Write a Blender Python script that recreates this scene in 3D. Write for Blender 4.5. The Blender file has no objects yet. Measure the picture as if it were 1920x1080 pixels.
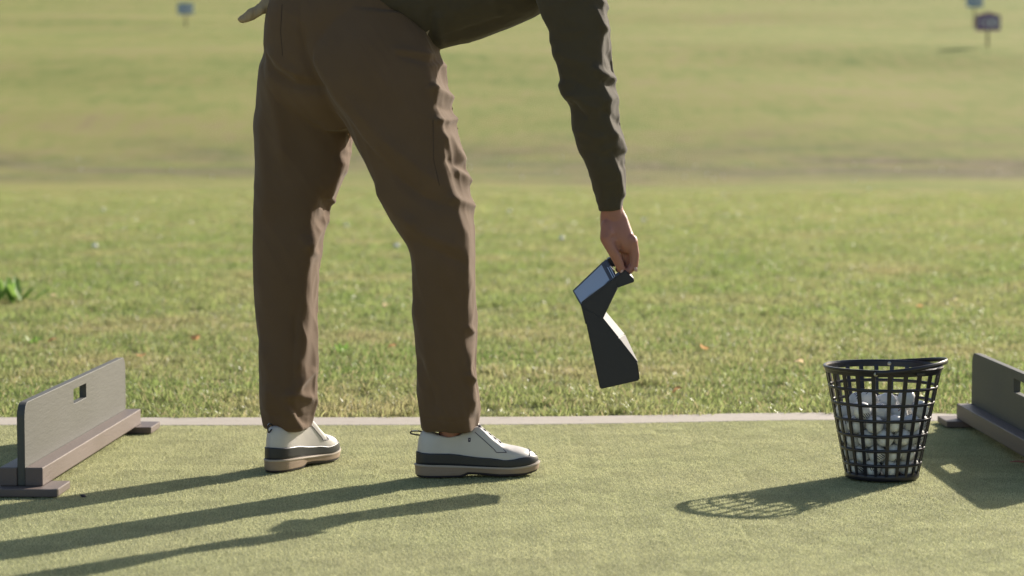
import bpy, bmesh, math, random
import numpy as np
from mathutils import Vector, Matrix, noise
from mathutils.bvhtree import BVHTree
random.seed(7); rng = np.random.default_rng(7)
S = bpy.context.scene
C = S.collection
# ------------------------------------------------------------------ camera
FP, CH = 4200.0, 0.79                       # focal length in 1920-px units, camera height
PITCH = math.atan(265/FP)
cam = bpy.data.cameras.new('camera'); camo = bpy.data.objects.new('camera', cam); C.objects.link(camo)
cam.sensor_width = 36; cam.lens = FP/1920*36; cam.clip_start = .1; cam.clip_end = 2000
camo.location = (0, 0, CH); camo.rotation_euler = (math.pi/2-PITCH, 0, 0)
cam.dof.use_dof = True; cam.dof.focus_distance = 5.3; cam.dof.aperture_fstop = 3.9
S.camera = camo
# ------------------------------------------------------------------ world, sun, exposure
SUN = Vector((.390, .444, 0)).normalized()
EL = math.radians(25.0)
SUND = Vector((SUN.x*math.cos(EL), SUN.y*math.cos(EL), math.sin(EL)))
w = bpy.data.worlds.new('World'); S.world = w; w.use_nodes = True
nt = w.node_tree; sky = nt.nodes.new('ShaderNodeTexSky'); sky.sky_type = 'NISHITA'; sky.sun_disc = False
sky.sun_elevation = EL; sky.sun_rotation = math.atan2(SUN.x, SUN.y); sky.dust_density = 2.0; sky.air_density = 1.0
bg = nt.nodes['Background']; bg.inputs[1].default_value = .085
nt.links.new(sky.outputs[0], bg.inputs[0])
sl = bpy.data.lights.new('sun', 'SUN'); sl.energy = 5.0; sl.angle = math.radians(.55); sl.color = (1, .92, .80)
so = bpy.data.objects.new('sun', sl); C.objects.link(so); so.location = SUND*30
so.rotation_euler = SUND.to_track_quat('Z', 'Y').to_euler()
S.view_settings.view_transform = 'Standard'; S.view_settings.look = 'None'
S.view_settings.exposure = .75; S.view_settings.gamma = 1
S.render.engine = 'CYCLES'

# ------------------------------------------------------------------ measuring helpers
cp, sp = math.cos(PITCH), math.sin(PITCH)
def P(px, py, Y):                            # the point at depth Y seen at pixel px, py of the 1920 photograph
    u = (px-960)/FP; v = -(py-540)/FP
    d = Vector((u, cp+v*sp, -sp+v*cp)); t = Y/d.y
    return Vector((d.x*t, Y, CH+d.z*t))
def proj(co):                                # numpy (n,3) -> pixels
    x, y, z = co[:, 0], co[:, 1], co[:, 2]-CH
    f = y*cp-z*sp; u = y*sp+z*cp
    return 960+FP*x/f, 540-FP*u/f
def sstep(a, b, x):
    t = np.clip((x-a)/(b-a), 0, 1); return t*t*(3-2*t)

# ------------------------------------------------------------------ materials
def mat(name, col=(.5, .5, .5), rough=.6, spec=.5, metal=0):
    m = bpy.data.materials.new(name); m.use_nodes = True
    b = m.node_tree.nodes['Principled BSDF']
    b.inputs['Base Color'].default_value = (*col, 1); b.inputs['Roughness'].default_value = rough
    b.inputs['Specular IOR Level'].default_value = spec; b.inputs['Metallic'].default_value = metal
    return m, m.node_tree, b
def N(nt, t, **k):
    n = nt.nodes.new(t)
    for a, v in k.items():
        if a.startswith('i_'):
            key = a[2:]; key = int(key) if key.isdigit() else key.replace('_', ' ')
            n.inputs[key].default_value = v
        else: setattr(n, a, v)
    return n
def ramp(nt, fac, stops):
    r = nt.nodes.new('ShaderNodeValToRGB'); e = r.color_ramp.elements
    while len(e) < len(stops): e.new(.5)
    for q, (p, c) in zip(e, stops): q.position = p; q.color = (*c, 1)
    nt.links.new(fac, r.inputs[0]); return r.outputs[0]
def mathn(nt, op, a, b=None, c=None):
    n = nt.nodes.new('ShaderNodeMath'); n.operation = op
    for i, v in enumerate((a, b, c)):
        if v is None: continue
        if isinstance(v, (int, float)): n.inputs[i].default_value = v
        else: nt.links.new(v, n.inputs[i])
    return n.outputs[0]
def mixc(nt, fac, a, b, mode='MIX'):
    n = nt.nodes.new('ShaderNodeMix'); n.data_type = 'RGBA'; n.blend_type = mode
    for i, v in ((0, fac), (6, a), (7, b)):
        if isinstance(v, (int, float)): n.inputs[i].default_value = v
        elif isinstance(v, tuple): n.inputs[i].default_value = (*v, 1)
        else: nt.links.new(v, n.inputs[i])
    return n.outputs[2]
def wpos(nt, scale=(1, 1, 1)):
    g = nt.nodes.new('ShaderNodeNewGeometry'); m = nt.nodes.new('ShaderNodeMapping')
    m.inputs['Scale'].default_value = scale; nt.links.new(g.outputs['Position'], m.inputs[0]); return m.outputs[0]
def opos(nt, scale=(1, 1, 1)):
    g = nt.nodes.new('ShaderNodeTexCoord'); m = nt.nodes.new('ShaderNodeMapping')
    m.inputs['Scale'].default_value = scale; nt.links.new(g.outputs['Object'], m.inputs[0]); return m.outputs[0]
def noisen(nt, vec, scale, detail=3, rough=.5):
    n = N(nt, 'ShaderNodeTexNoise', i_Scale=scale, i_Detail=detail, i_Roughness=rough)
    nt.links.new(vec, n.inputs['Vector']); return n.outputs['Fac']
def bump(nt, b, h, strength, dist):
    n = N(nt, 'ShaderNodeBump', i_Strength=strength, i_Distance=dist); nt.links.new(h, n.inputs['Height'])
    nt.links.new(n.outputs[0], b.inputs['Normal'])

def fabric(name, col, col2, scale=900, st=.35, sheen=.25):
    m, nt, b = mat(name, col, .9, .2)
    v = opos(nt)
    c = mixc(nt, noisen(nt, v, 14, 4), col, col2)
    nt.links.new(c, b.inputs['Base Color'])
    h = mathn(nt, 'ADD', noisen(nt, v, scale, 1), noisen(nt, opos(nt, (1, 1, .35)), 120, 3))
    bump(nt, b, h, st, .0006)
    b.inputs['Sheen Weight'].default_value = sheen; b.inputs['Sheen Roughness'].default_value = .45
    return m
M = {}
M['trousers'] = fabric('brown_cotton', (.116, .073, .043), (.142, .090, .054), sheen=.1)
M['seam'] = mat('brown_thread', (.07, .045, .03), .9)[0]
M['sweater'] = fabric('olive_knit', (.062, .050, .035), (.078, .063, .044), 500, .5, .1)
m, nt, b = mat('skin', (.42, .20, .145), .5, .4)
c = mixc(nt, noisen(nt, opos(nt), 30, 3), (.34, .145, .105), (.41, .19, .14)); nt.links.new(c, b.inputs['Base Color'])
b.inputs['Subsurface Weight'].default_value = .12; b.inputs['Subsurface Scale'].default_value = .01
bump(nt, b, noisen(nt, opos(nt), 260, 3), .25, .0006); M['skin'] = m
M['nail'] = mat('nail', (.58, .36, .30), .3)[0]
m, nt, b = mat('hair', (.05, .03, .02), .6); M['hair'] = m
m, nt, b = mat('glove', (.34, .25, .15), .8); bump(nt, b, noisen(nt, opos(nt), 150, 3), .4, .001); M['glove'] = m
m, nt, b = mat('white_leather', (.70, .67, .63), .38)
bump(nt, b, mathn(nt, 'ADD', noisen(nt, opos(nt), 420, 2), mathn(nt, 'MULTIPLY', noisen(nt, opos(nt), 60, 3), 1.5)), .3, .0006)
nt.links.new(mixc(nt, noisen(nt, opos(nt), 25, 4), (.53, .49, .445), (.60, .57, .535)), b.inputs['Base Color']); M['leather'] = m
m, nt, b = mat('charcoal_leather', (.022, .023, .028), .40); bump(nt, b, noisen(nt, opos(nt), 300, 3), .3, .0005); M['charcoal'] = m
m, nt, b = mat('tan_sole', (.36, .27, .20), .6)
s = N(nt, 'ShaderNodeSeparateXYZ'); nt.links.new(opos(nt), s.inputs[0])
nt.links.new(mixc(nt, noisen(nt, opos(nt, (1, 1, 9)), 50, 4), (.27, .18, .115), (.37, .28, .20)), b.inputs['Base Color']); M['sole'] = m
m, nt, b = mat('welt_rubber', (.42, .35, .28), .5); M['welt'] = m
m, nt, b = mat('dark_rubber', (.03, .022, .025), .6); M['rubber'] = m
m, nt, b = mat('navy_thread', (.045, .035, .075), .6); M['navy'] = m
m, nt, b = mat('white_lace', (.75, .73, .71), .8); M['lace'] = m
m, nt, b = mat('shoe_lining', (.10, .07, .065), .9); M['lining'] = m
# divider wood/plastic
def board_mat(name, a, bb, rough=.45, stretch=(30, 4, 30)):
    m, nt, b = mat(name, a, rough)
    n1 = noisen(nt, opos(nt, stretch), 4, 5, .6); n2 = noisen(nt, opos(nt), 3, 4)
    nt.links.new(mixc(nt, n2, a, bb), b.inputs['Base Color'])
    h = mathn(nt, 'ADD', n1, mathn(nt, 'MULTIPLY', noisen(nt, opos(nt), 240, 2), .6))
    bump(nt, b, h, .45, .0015)
    nt.links.new(mathn(nt, 'ADD', rough-.1, mathn(nt, 'MULTIPLY', n2, .25)), b.inputs['Roughness'])
    return m
M['panel'] = board_mat('grey_green_panel', (.072, .070, .059), (.092, .089, .076), .58)
M['beam'] = board_mat('brown_grey_board', (.12, .090, .078), (.16, .122, .108), .5)
m, nt, b = mat('black_plastic', (.018, .016, .022), .32)
bump(nt, b, noisen(nt, opos(nt), 200, 2), .15, .0005); M['basket'] = m
M['steel'] = mat('zinc_rivet', (.45, .43, .36), .35, metal=.8)[0]
m, nt, b = mat('device_shell', (.011, .012, .024), .36); bump(nt, b, noisen(nt, opos(nt), 500, 1), .2, .0003); M['shell'] = m
M['shell_sunlit'] = mat('shell_sunlit_face', (.075, .072, .078), .62, .3)[0]  # paler than the shell: sunlight on this side put into the colour
m, nt, b = mat('screen_glass', (.30, .40, .54), .32, 1.0); b.inputs['Coat Weight'].default_value = .6; M['screen'] = m  # pale blue base stands in for the sky reflected in the glass
M['silver'] = mat('silver_trim', (.6, .6, .62), .25, metal=1)[0]
# golf ball: dimples by relief, three slanted dashes printed on one side
def ball_mat(name, mark):
    m, nt, b = mat(name, (.66, .655, .63), .32, .5)
    v = opos(nt)
    vo = N(nt, 'ShaderNodeTexVoronoi', i_Scale=330.0); nt.links.new(v, vo.inputs['Vector'])
    bump(nt, b, vo.outputs['Distance'], .12, .0006)
    s = N(nt, 'ShaderNodeSeparateXYZ'); nt.links.new(v, s.inputs[0]); x, y, z = s.outputs
    def sel(sign):
        t = mathn(nt, 'ADD', y, mathn(nt, 'MULTIPLY', z, .6*sign))
        fr = mathn(nt, 'FRACT', mathn(nt, 'DIVIDE', mathn(nt, 'ADD', t, .0075), .005))
        k = mathn(nt, 'LESS_THAN', fr, .42)
        k = mathn(nt, 'MULTIPLY', k, mathn(nt, 'LESS_THAN', mathn(nt, 'ABSOLUTE', t), .0100))
        k = mathn(nt, 'MULTIPLY', k, mathn(nt, 'LESS_THAN', mathn(nt, 'ABSOLUTE', z), .0065))
        return mathn(nt, 'MULTIPLY', k, mathn(nt, 'GREATER_THAN', mathn(nt, 'MULTIPLY', x, sign), .008))
    k = mathn(nt, 'MAXIMUM', sel(1), sel(-1))
    base = mixc(nt, noisen(nt, v, 60, 3), (.68, .67, .64), (.80, .795, .775))
    nt.links.new(mixc(nt, k, base, mark), b.inputs['Base Color']); return m
M['ball'] = ball_mat('range_ball_dark_mark', (.008, .008, .015))
M['ballr'] = ball_mat('range_ball_red_mark', (.35, .08, .04))
M['signp'] = mat('purple_sign_paint', (.15, .05, .20), .5)[0]
M['signb'] = mat('blue_sign_paint', (.16, .27, .46), .5)[0]
M['signw'] = mat('pale_lettering', (.62, .62, .66), .5)[0]
M['post'] = board_mat('weathered_post', (.14, .11, .07), (.20, .16, .10), .8)
m, nt, b = mat('kerb_concrete', (.42, .38, .34), .85)
v = wpos(nt)
c = mixc(nt, noisen(nt, v, 6, 5, .65), (.36, .31, .255), (.48, .43, .37))
st = ramp(nt, noisen(nt, wpos(nt, (1, 2.5, 1)), 22, 5, .7), [(.28, (.55, .5, .45)), (.42, (1, 1, 1))])
nt.links.new(mixc(nt, 1.0, c, st, 'MULTIPLY'), b.inputs['Base Color'])
bump(nt, b, noisen(nt, v, 180, 4), .6, .003); M['kerb'] = m
# vegetation
def leafy(name, stops, tscale, extra=None, rough=.42, trans=.45, brightvar=.5, spec=.5):
    m = bpy.data.materials.new(name); m.use_nodes = True; nt = m.node_tree
    b = nt.nodes['Principled BSDF']; out = nt.nodes['Material Output']
    f = noisen(nt, wpos(nt), tscale, 4, .6)
    c = ramp(nt, f, stops)
    oi = nt.nodes.new('ShaderNodeObjectInfo')
    at = N(nt, 'ShaderNodeAttribute', attribute_name='tone')
    g = mathn(nt, 'ADD', 1-brightvar/2, mathn(nt, 'MULTIPLY', oi.outputs['Random'], brightvar*.4))
    g = mathn(nt, 'ADD', g, mathn(nt, 'MULTIPLY', at.outputs['Fac'], brightvar*.8))
    vm = N(nt, 'ShaderNodeVectorMath', operation='SCALE'); nt.links.new(c, vm.inputs[0]); nt.links.new(g, vm.inputs['Scale'])
    c = vm.outputs[0]
    if extra: c = extra(nt, c, at.outputs['Fac'])
    nt.links.new(c, b.inputs['Base Color']); b.inputs['Roughness'].default_value = rough
    b.inputs['Specular IOR Level'].default_value = spec
    tr = nt.nodes.new('ShaderNodeBsdfTranslucent'); nt.links.new(c, tr.inputs[0])
    mx = nt.nodes.new('ShaderNodeMixShader'); mx.inputs[0].default_value = trans
    nt.links.new(b.outputs[0], mx.inputs[1]); nt.links.new(tr.outputs[0], mx.inputs[2]); nt.links.new(mx.outputs[0], out.inputs[0])
    return m
def straw(nt, c, tone):                     # some blades are dry
    k = mathn(nt, 'GREATER_THAN', tone, .92)
    return mixc(nt, k, c, (.40, .34, .19))
M['grass'] = leafy('lawn_blades', [(.30, (.215, .29, .088)), (.48, (.285, .335, .120)), (.60, (.35, .355, .155)), (.73, (.40, .345, .18))], 1.0, straw, .38, .55, .7, .35)
def scuffs(nt, c, tone):                    # faint drag marks and worn spots
    k = ramp(nt, noisen(nt, wpos(nt, (2.2, 22, 0)), 1.6, 4, .6), [(.66, (1, 1, 1)), (.74, (.80, .80, .78))])
    k2 = ramp(nt, noisen(nt, wpos(nt), 1.1, 3, .5), [(.35, (.98, .99, .98)), (.65, (1.0, 1.0, 1.0))])
    return mixc(nt, 1.0, mixc(nt, 1.0, c, k, 'MULTIPLY'), k2, 'MULTIPLY')
M['turf'] = leafy('artificial_turf_pile', [(.25, (.435, .445, .25)), (.5, (.455, .455, .262)), (.75, (.475, .465, .275))], 2.2, scuffs, .6, .45, .6, .2)
M['weed'] = leafy('weed_leaf', [(.3, (.20, .38, .07)), (.7, (.30, .44, .11))], 9, None, .4, .5, .5)
m, nt, b = mat('turf_backing', (.11, .13, .055), .9)
c = mixc(nt, noisen(nt, wpos(nt), 3, 4), (.315, .32, .17), (.335, .335, .18))
nt.links.new(c, b.inputs['Base Color']); bump(nt, b, noisen(nt, wpos(nt), 500, 2), .8, .003); M['turfbase'] = m

# terrain colour: near soil under the blades, then grass seen from afar with worn bands
m, nt, b = mat('range_ground', (.1, .12, .04), .95, .1)
g = nt.nodes.new('ShaderNodeNewGeometry'); s = N(nt, 'ShaderNodeSeparateXYZ'); nt.links.new(g.outputs['Position'], s.inputs[0])
n_big = noisen(nt, wpos(nt, (.6, 1, 1)), .28, 5, .65)
n_mid = noisen(nt, wpos(nt, (.8, 1, 1)), 1.2, 5, .7)
n_far = noisen(nt, wpos(nt, (.42, 1, 0)), .10, 5, .6)
n_clump = noisen(nt, wpos(nt, (1, .22, 0)), 1.5, 4, .7)
mix_n = mathn(nt, 'ADD', mathn(nt, 'ADD', mathn(nt, 'MULTIPLY', n_clump, .30), mathn(nt, 'MULTIPLY', n_big, .30)), mathn(nt, 'ADD', mathn(nt, 'MULTIPLY', n_mid, .15), mathn(nt, 'MULTIPLY', n_far, .25)))
far = ramp(nt, mix_n, [(.38, (.19, .235, .068)), (.46, (.255, .28, .085)), (.52, (.315, .305, .105)), (.58, (.335, .295, .125)), (.66, (.29, .23, .125))])
# rough worn strip along the foot of the bank
ys = mathn(nt, 'ADD', s.outputs[1], mathn(nt, 'MULTIPLY', noisen(nt, wpos(nt, (.6, 1, 0)), .16, 5, .65), 24.0))
band = mathn(nt, 'MULTIPLY', N(nt, 'ShaderNodeMath').outputs[0], 1)
mr = N(nt, 'ShaderNodeMapRange', interpolation_type='SMOOTHSTEP'); nt.links.new(ys, mr.inputs[0]); mr.inputs[1].default_value = 57; mr.inputs[2].default_value = 67
mr2 = N(nt, 'ShaderNodeMapRange', interpolation_type='SMOOTHSTEP'); nt.links.new(ys, mr2.inputs[0]); mr2.inputs[1].default_value = 68; mr2.inputs[2].default_value = 80
band = mathn(nt, 'MULTIPLY', mr.outputs[0], mathn(nt, 'SUBTRACT', 1.0, mr2.outputs[0]))
bandn = ramp(nt, noisen(nt, wpos(nt, (1, 1, 1)), 1.4, 5, .7), [(.38, (.11, .10, .06)), (.5, (.17, .135, .085)), (.62, (.24, .19, .15))])
bf = mathn(nt, 'MULTIPLY', band, ramp(nt, noisen(nt, wpos(nt, (.6, 1, 0)), .35, 3), [(.36, (.25, .25, .25)), (.6, (.85, .85, .85))]))
far = mixc(nt, bf, far, bandn)
near = ramp(nt, noisen(nt, wpos(nt), 9, 5, .7), [(.35, (.19, .215, .085)), (.55, (.24, .25, .105)), (.7, (.28, .25, .125))])
md = N(nt, 'ShaderNodeMapRange', interpolation_type='SMOOTHSTEP'); nt.links.new(s.outputs[1], md.inputs[0]); md.inputs[1].default_value = 10; md.inputs[2].default_value = 24
nt.links.new(mixc(nt, md.outputs[0], near, far), b.inputs['Base Color'])
bump(nt, b, noisen(nt, wpos(nt), 14, 6, .75), 1.0, .05)
M['ground'] = m

# ------------------------------------------------------------------ object helpers
def link(name, me, material=None, parent=None, smooth=False):
    o = bpy.data.objects.new(name, me); C.objects.link(o)
    if material and not me.materials: me.materials.append(material)
    if smooth: me.polygons.foreach_set('use_smooth', [True]*len(me.polygons))
    if parent: o.parent = parent
    return o
def from_bm(name, bm, material=None, parent=None, smooth=False):
    me = bpy.data.meshes.new(name); bmesh.ops.recalc_face_normals(bm, faces=bm.faces); bm.to_mesh(me); bm.free()
    return link(name, me, material, parent, smooth)
def pyd(name, v, f, material=None, parent=None, smooth=False):
    me = bpy.data.meshes.new(name); me.from_pydata([tuple(q) for q in v], [], f); me.update()
    return link(name, me, material, parent, smooth)
def tag(o, label=None, cat=None, group=None, kind=None):
    if label: o['label'] = label
    if cat: o['category'] = cat
    if group: o['group'] = group
    if kind: o['kind'] = kind
    return o
def empty(name, loc=(0, 0, 0), rz=0):
    o = bpy.data.objects.new(name, None); C.objects.link(o); o.location = loc; o.rotation_euler = (0, 0, rz); o.empty_display_size = .1
    return o
def box_bm(bm, x0, x1, y0, y1, z0, z1, bev=0):
    r = bmesh.ops.create_cube(bm, size=1, matrix=Matrix.Translation(((x0+x1)/2, (y0+y1)/2, (z0+z1)/2)) @ Matrix.Diagonal((x1-x0, y1-y0, z1-z0, 1)))
    if bev:
        es = list({e for v in r['verts'] for e in v.link_edges})
        bmesh.ops.bevel(bm, geom=es, offset=bev, segments=2, affect='EDGES', profile=.6)
def tube(pts, r, n=8, closed=False, flat=None):
    """tube mesh data through points; r scalar or list; flat=(rw, rt) makes an oval"""
    pts = [Vector(p) for p in pts]; k = len(pts); V = []; F = []; up = None
    for i, p in enumerate(pts):
        if closed: t = (pts[(i+1) % k]-pts[i-1]).normalized()
        else: t = (pts[min(i+1, k-1)]-pts[max(i-1, 0)]).normalized()
        if up is None:
            up = Vector((0, 0, 1)) if abs(t.z) < .9 else Vector((0, -1, 0))
        a = t.cross(up).normalized(); up2 = a.cross(t).normalized(); up = up2
        ri = r[i] if isinstance(r, (list, tuple)) else r
        for j in range(n):
            q = 2*math.pi*j/n; ra, rb = (flat if flat else (ri, ri))
            V.append(p + a*ra*math.cos(q) + up2*rb*math.sin(q))
    m_ = k if closed else k-1
    for i in range(m_):
        for j in range(n):
            a0 = i*n+j; a1 = i*n+(j+1) % n; b0 = ((i+1) % k)*n+j; b1 = ((i+1) % k)*n+(j+1) % n
            F.append((a0, a1, b1, b0))
    if not closed:
        F.append(tuple(range(n-1, -1, -1))); F.append(tuple((k-1)*n+j for j in range(n)))
    return V, F
def tube_obj(name, pts, r, material, parent=None, n=8, closed=False, flat=None):
    V, F = tube(pts, r, n, closed, flat); return pyd(name, V, F, material, parent, True)
def slices(sl, n=48, ex=2.2, sub=6):
    """solid through slices (A, B, Ycentre, halfdepth): A, B are the silhouette pixels on both sides"""
    rows = []
    arr = np.array([[q[0][0], q[0][1], q[1][0], q[1][1], q[2], q[3], q[4] if len(q) > 4 else 0] for q in sl], float)
    k = len(arr); t = np.arange(k); tt = np.linspace(0, k-1, (k-1)*sub+1)
    # Catmull-Rom
    def cr(q):
        i = min(int(q), k-2); f = q-i
        p0 = arr[max(i-1, 0)]; p1 = arr[i]; p2 = arr[i+1]; p3 = arr[min(i+2, k-1)]
        return .5*((2*p1)+(-p0+p2)*f+(2*p0-5*p1+4*p2-p3)*f*f+(-p0+3*p1-3*p2+p3)*f**3)
    V = []; F = []
    for q in tt:
        ax, ay, bx, by, Y, D, W = cr(q)
        A = P(ax, ay, Y); B = P(bx, by, Y); c = (A+B)/2; h = (B-A)/2
        for j in range(n):
            a = 2*math.pi*j/n; ca, sa = math.cos(a), math.sin(a)
            e = 2/ex
            u = math.copysign(abs(ca)**e, ca); v = math.copysign(abs(sa)**e, sa)
            if W > 2:                        # straight facet on the near right, turned to the side
                uL = 1-W/FP*Y/h.length; vL = -(max(0, 1-abs(uL)**ex))**(1/ex)
                if u > uL and v < .4: v = vL+(u-uL)/(1-uL)*(.4-vL)
            V.append(c + h*u + Vector((0, D*v, 0)))
    k2 = len(tt)
    for i in range(k2-1):
        for j in range(n):
            F.append((i*n+j, i*n+(j+1) % n, (i+1)*n+(j+1) % n, (i+1)*n+j))
    F.append(tuple(range(n-1, -1, -1))); F.append(tuple((k2-1)*n+j for j in range(n)))
    return V, F
def merge(parts):
    V = []; F = []
    for v, f in parts:
        o = len(V); V += [tuple(q) for q in v]; F += [tuple(i+o for i in g) for g in f]
    return V, F
def remesh(name, parts, voxel, smooth=8, material=None, parent=None):
    V, F = merge(parts)
    bm = bmesh.new(); me = bpy.data.meshes.new('tmp'); me.from_pydata(V, [], F); bm.from_mesh(me)
    # every closed island gets outward normals
    bmesh.ops.recalc_face_normals(bm, faces=bm.faces); bm.to_mesh(me); bm.free()
    o = bpy.data.objects.new('tmp', me); C.objects.link(o)
    r = o.modifiers.new('r', 'REMESH'); r.mode = 'VOXEL'; r.voxel_size = voxel
    s_ = o.modifiers.new('s', 'SMOOTH'); s_.factor = .5; s_.iterations = smooth
    dg = bpy.context.evaluated_depsgraph_get(); dg.update()
    me2 = bpy.data.meshes.new_from_object(o.evaluated_get(dg), depsgraph=dg)
    bpy.data.objects.remove(o); bpy.data.meshes.remove(me); me2.name = name
    me2.materials.clear()
    return link(name, me2, material, parent, True)
def ell(c, r, rot=None, n=16):
    bm = bmesh.new(); bmesh.ops.create_uvsphere(bm, u_segments=n, v_segments=n//2+2, radius=1)
    Mx = Matrix.Translation(c) @ (rot.to_4x4() if rot else Matrix.Identity(4)) @ Matrix.Diagonal((*r, 1))
    bm.transform(Mx); bm.verts.index_update()
    V = [v.co.copy() for v in bm.verts]; F = [tuple(v.index for v in f.verts) for f in bm.faces]; bm.free(); return V, F
def caps(pts):
    """chain of round-ended tapered links: (x,y,z,r)"""
    out = []
    for i, p in enumerate(pts):
        out.append(ell(p[:3], (p[3],)*3, n=12))
        if i: 
            a = Vector(pts[i-1][:3]); b_ = Vector(p[:3])
            out.append(tube([a, b_], [pts[i-1][3], p[3]], 14))
    return out
def get_co(me):
    n = len(me.vertices); co = np.empty(n*3); me.vertices.foreach_get('co', co)
    no = np.empty(n*3); me.vertices.foreach_get('normal', no); return co.reshape(-1, 3), no.reshape(-1, 3)
def set_co(me, co):
    me.vertices.foreach_set('co', co.ravel()); me.update()
def fold(co, no, folds, facing=True):
    """raise or sink the cloth along traced fold lines (pixels of the photograph, on the near side of the cloth)"""
    px, py = proj(co); d = np.zeros(len(co))
    wgt = sstep(-.55, .05, -no[:, 1])
    for pts, wd, amp in folds:
        q = np.array(pts, float); best = np.full(len(co), 1e9); tb = np.zeros(len(co))
        L = np.r_[0, np.cumsum(np.hypot(*np.diff(q, axis=0).T))]
        lo = q.min(0)-wd*4; hi = q.max(0)+wd*4
        sel = np.where((px > lo[0]) & (px < hi[0]) & (py > lo[1]) & (py < hi[1]))[0]
        if not len(sel): continue
        X, Y = px[sel], py[sel]; bb = np.full(len(sel), 1e9); tt = np.zeros(len(sel)); sg = np.zeros(len(sel))
        for i in range(len(q)-1):
            a, b_ = q[i], q[i+1]; ab = b_-a; l2 = ab@ab
            t = np.clip(((X-a[0])*ab[0]+(Y-a[1])*ab[1])/l2, 0, 1)
            dd = np.hypot(X-a[0]-t*ab[0], Y-a[1]-t*ab[1]); m_ = dd < bb
            bb[m_] = dd[m_]; tt[m_] = ((L[i]+t*math.sqrt(l2))/L[-1])[m_]
        tap = np.clip(np.sin(math.pi*np.clip(tt, 0, 1))*1.7+.12, 0, 1)
        d[sel] += amp*np.exp(-(bb/wd)**1.6)*tap
    return co + no*(d*wgt)[:, None]
def nz(co, sx, sy, sz, off=0.0):
    return np.array([noise.noise((c[0]*sx+off, c[1]*sy+off*.7, c[2]*sz-off)) for c in co])

# ================================================================== SETTING
# terrain: level by the tee, a shallow dip, then a long bank that climbs away
def ter(y):
    ys_ = [-60, 6, 44, 52, 57, 62, 70, 92, 115, 137, 170, 220, 320, 460]
    zs_ = [-.03, -.012, -.012, .07, .26, .66, 1.7, 4.75, 6.6, 8.5, 12.2, 18.2, 29, 42]
    return np.interp(y, ys_, zs_)
ys = np.r_[np.linspace(-60, 6, 10), np.linspace(6.4, 45, 70), np.linspace(45.3, 140, 200), np.linspace(142, 460, 60)]
yd = np.arange(-60, 470, .5); zd = ter(yd); zsm = zd.copy()
for _ in range(60): zsm = np.convolve(np.pad(zsm, 4, 'edge'), np.ones(9)/9, 'valid')
kk = np.clip((yd-62)/25, 0, 1); zd2 = np.convolve(np.pad(zd, 4, 'edge'), np.ones(9)/9, 'valid'); zd = zd2*(1-kk)+zsm*kk
sm = np.interp(ys, yd, zd)
xs = np.r_[np.linspace(-300, -45, 14), np.linspace(-40, 40, 90), np.linspace(45, 300, 14)]
V = []; F = []
for i, y in enumerate(ys):
    for x in xs:
        z = sm[i]
        if y > 14:
            k = min(1, (y-14)/30)
            z += k*(.16*noise.noise((x*.07, y*.10, 3))+.05*noise.noise((x*.16, y*.25, 8)))
        if y > 60: z += min(1, (y-60)/20)*.35*noise.noise((x*.03, y*.07, 1))
        V.append((x, y, z))
nx = len(xs)
for i in range(len(ys)-1):
    for j in range(nx-1): F.append((i*nx+j, i*nx+j+1, (i+1)*nx+j+1, (i+1)*nx+j))
ground = pyd('ground', V, F, M['ground'], None, True); tag(ground, kind='structure')
gbvh = BVHTree.FromPolygons([Vector(v) for v in V], F)
def gz(x, y):
    h = gbvh.ray_cast(Vector((x, y, 80)), Vector((0, 0, -1))); return h[0].z
# kerb line: bows slightly away on the right
def kin(x): return 6.345 + .10*math.exp(-((x-.95)/.55)**2) + .012*math.sin(x*1.7)
def kw(x): return .185
xk = np.linspace(-9, 9, 240)
V = []; F = []
for x in xk:
    a = kin(x); b_ = a+kw(x)
    for (y, z) in ((a, -.09), (a, -.002), (a+.005, .000), (b_-.006, .000), (b_, -.003), (b_, -.09)): V.append((x, y, z))
for i in range(len(xk)-1):
    for j in range(5): F.append((i*6+j, i*6+j+1, i*6+6+j+1, i*6+6+j))
kerb = pyd('kerb', V, F, M['kerb'], None); tag(kerb, kind='structure')
V = []; F = []
for x in xk:
    for y in (-6, 3, kin(x)+.001): V.append((x, y, -.002))
for i in range(len(xk)-1):
    for j in range(2): F.append((i*3+j, i*3+3+j, i*3+3+j+1, i*3+j+1))
tag(pyd('tee_mat', V, F, M['turfbase'], None), kind='structure')

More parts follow.
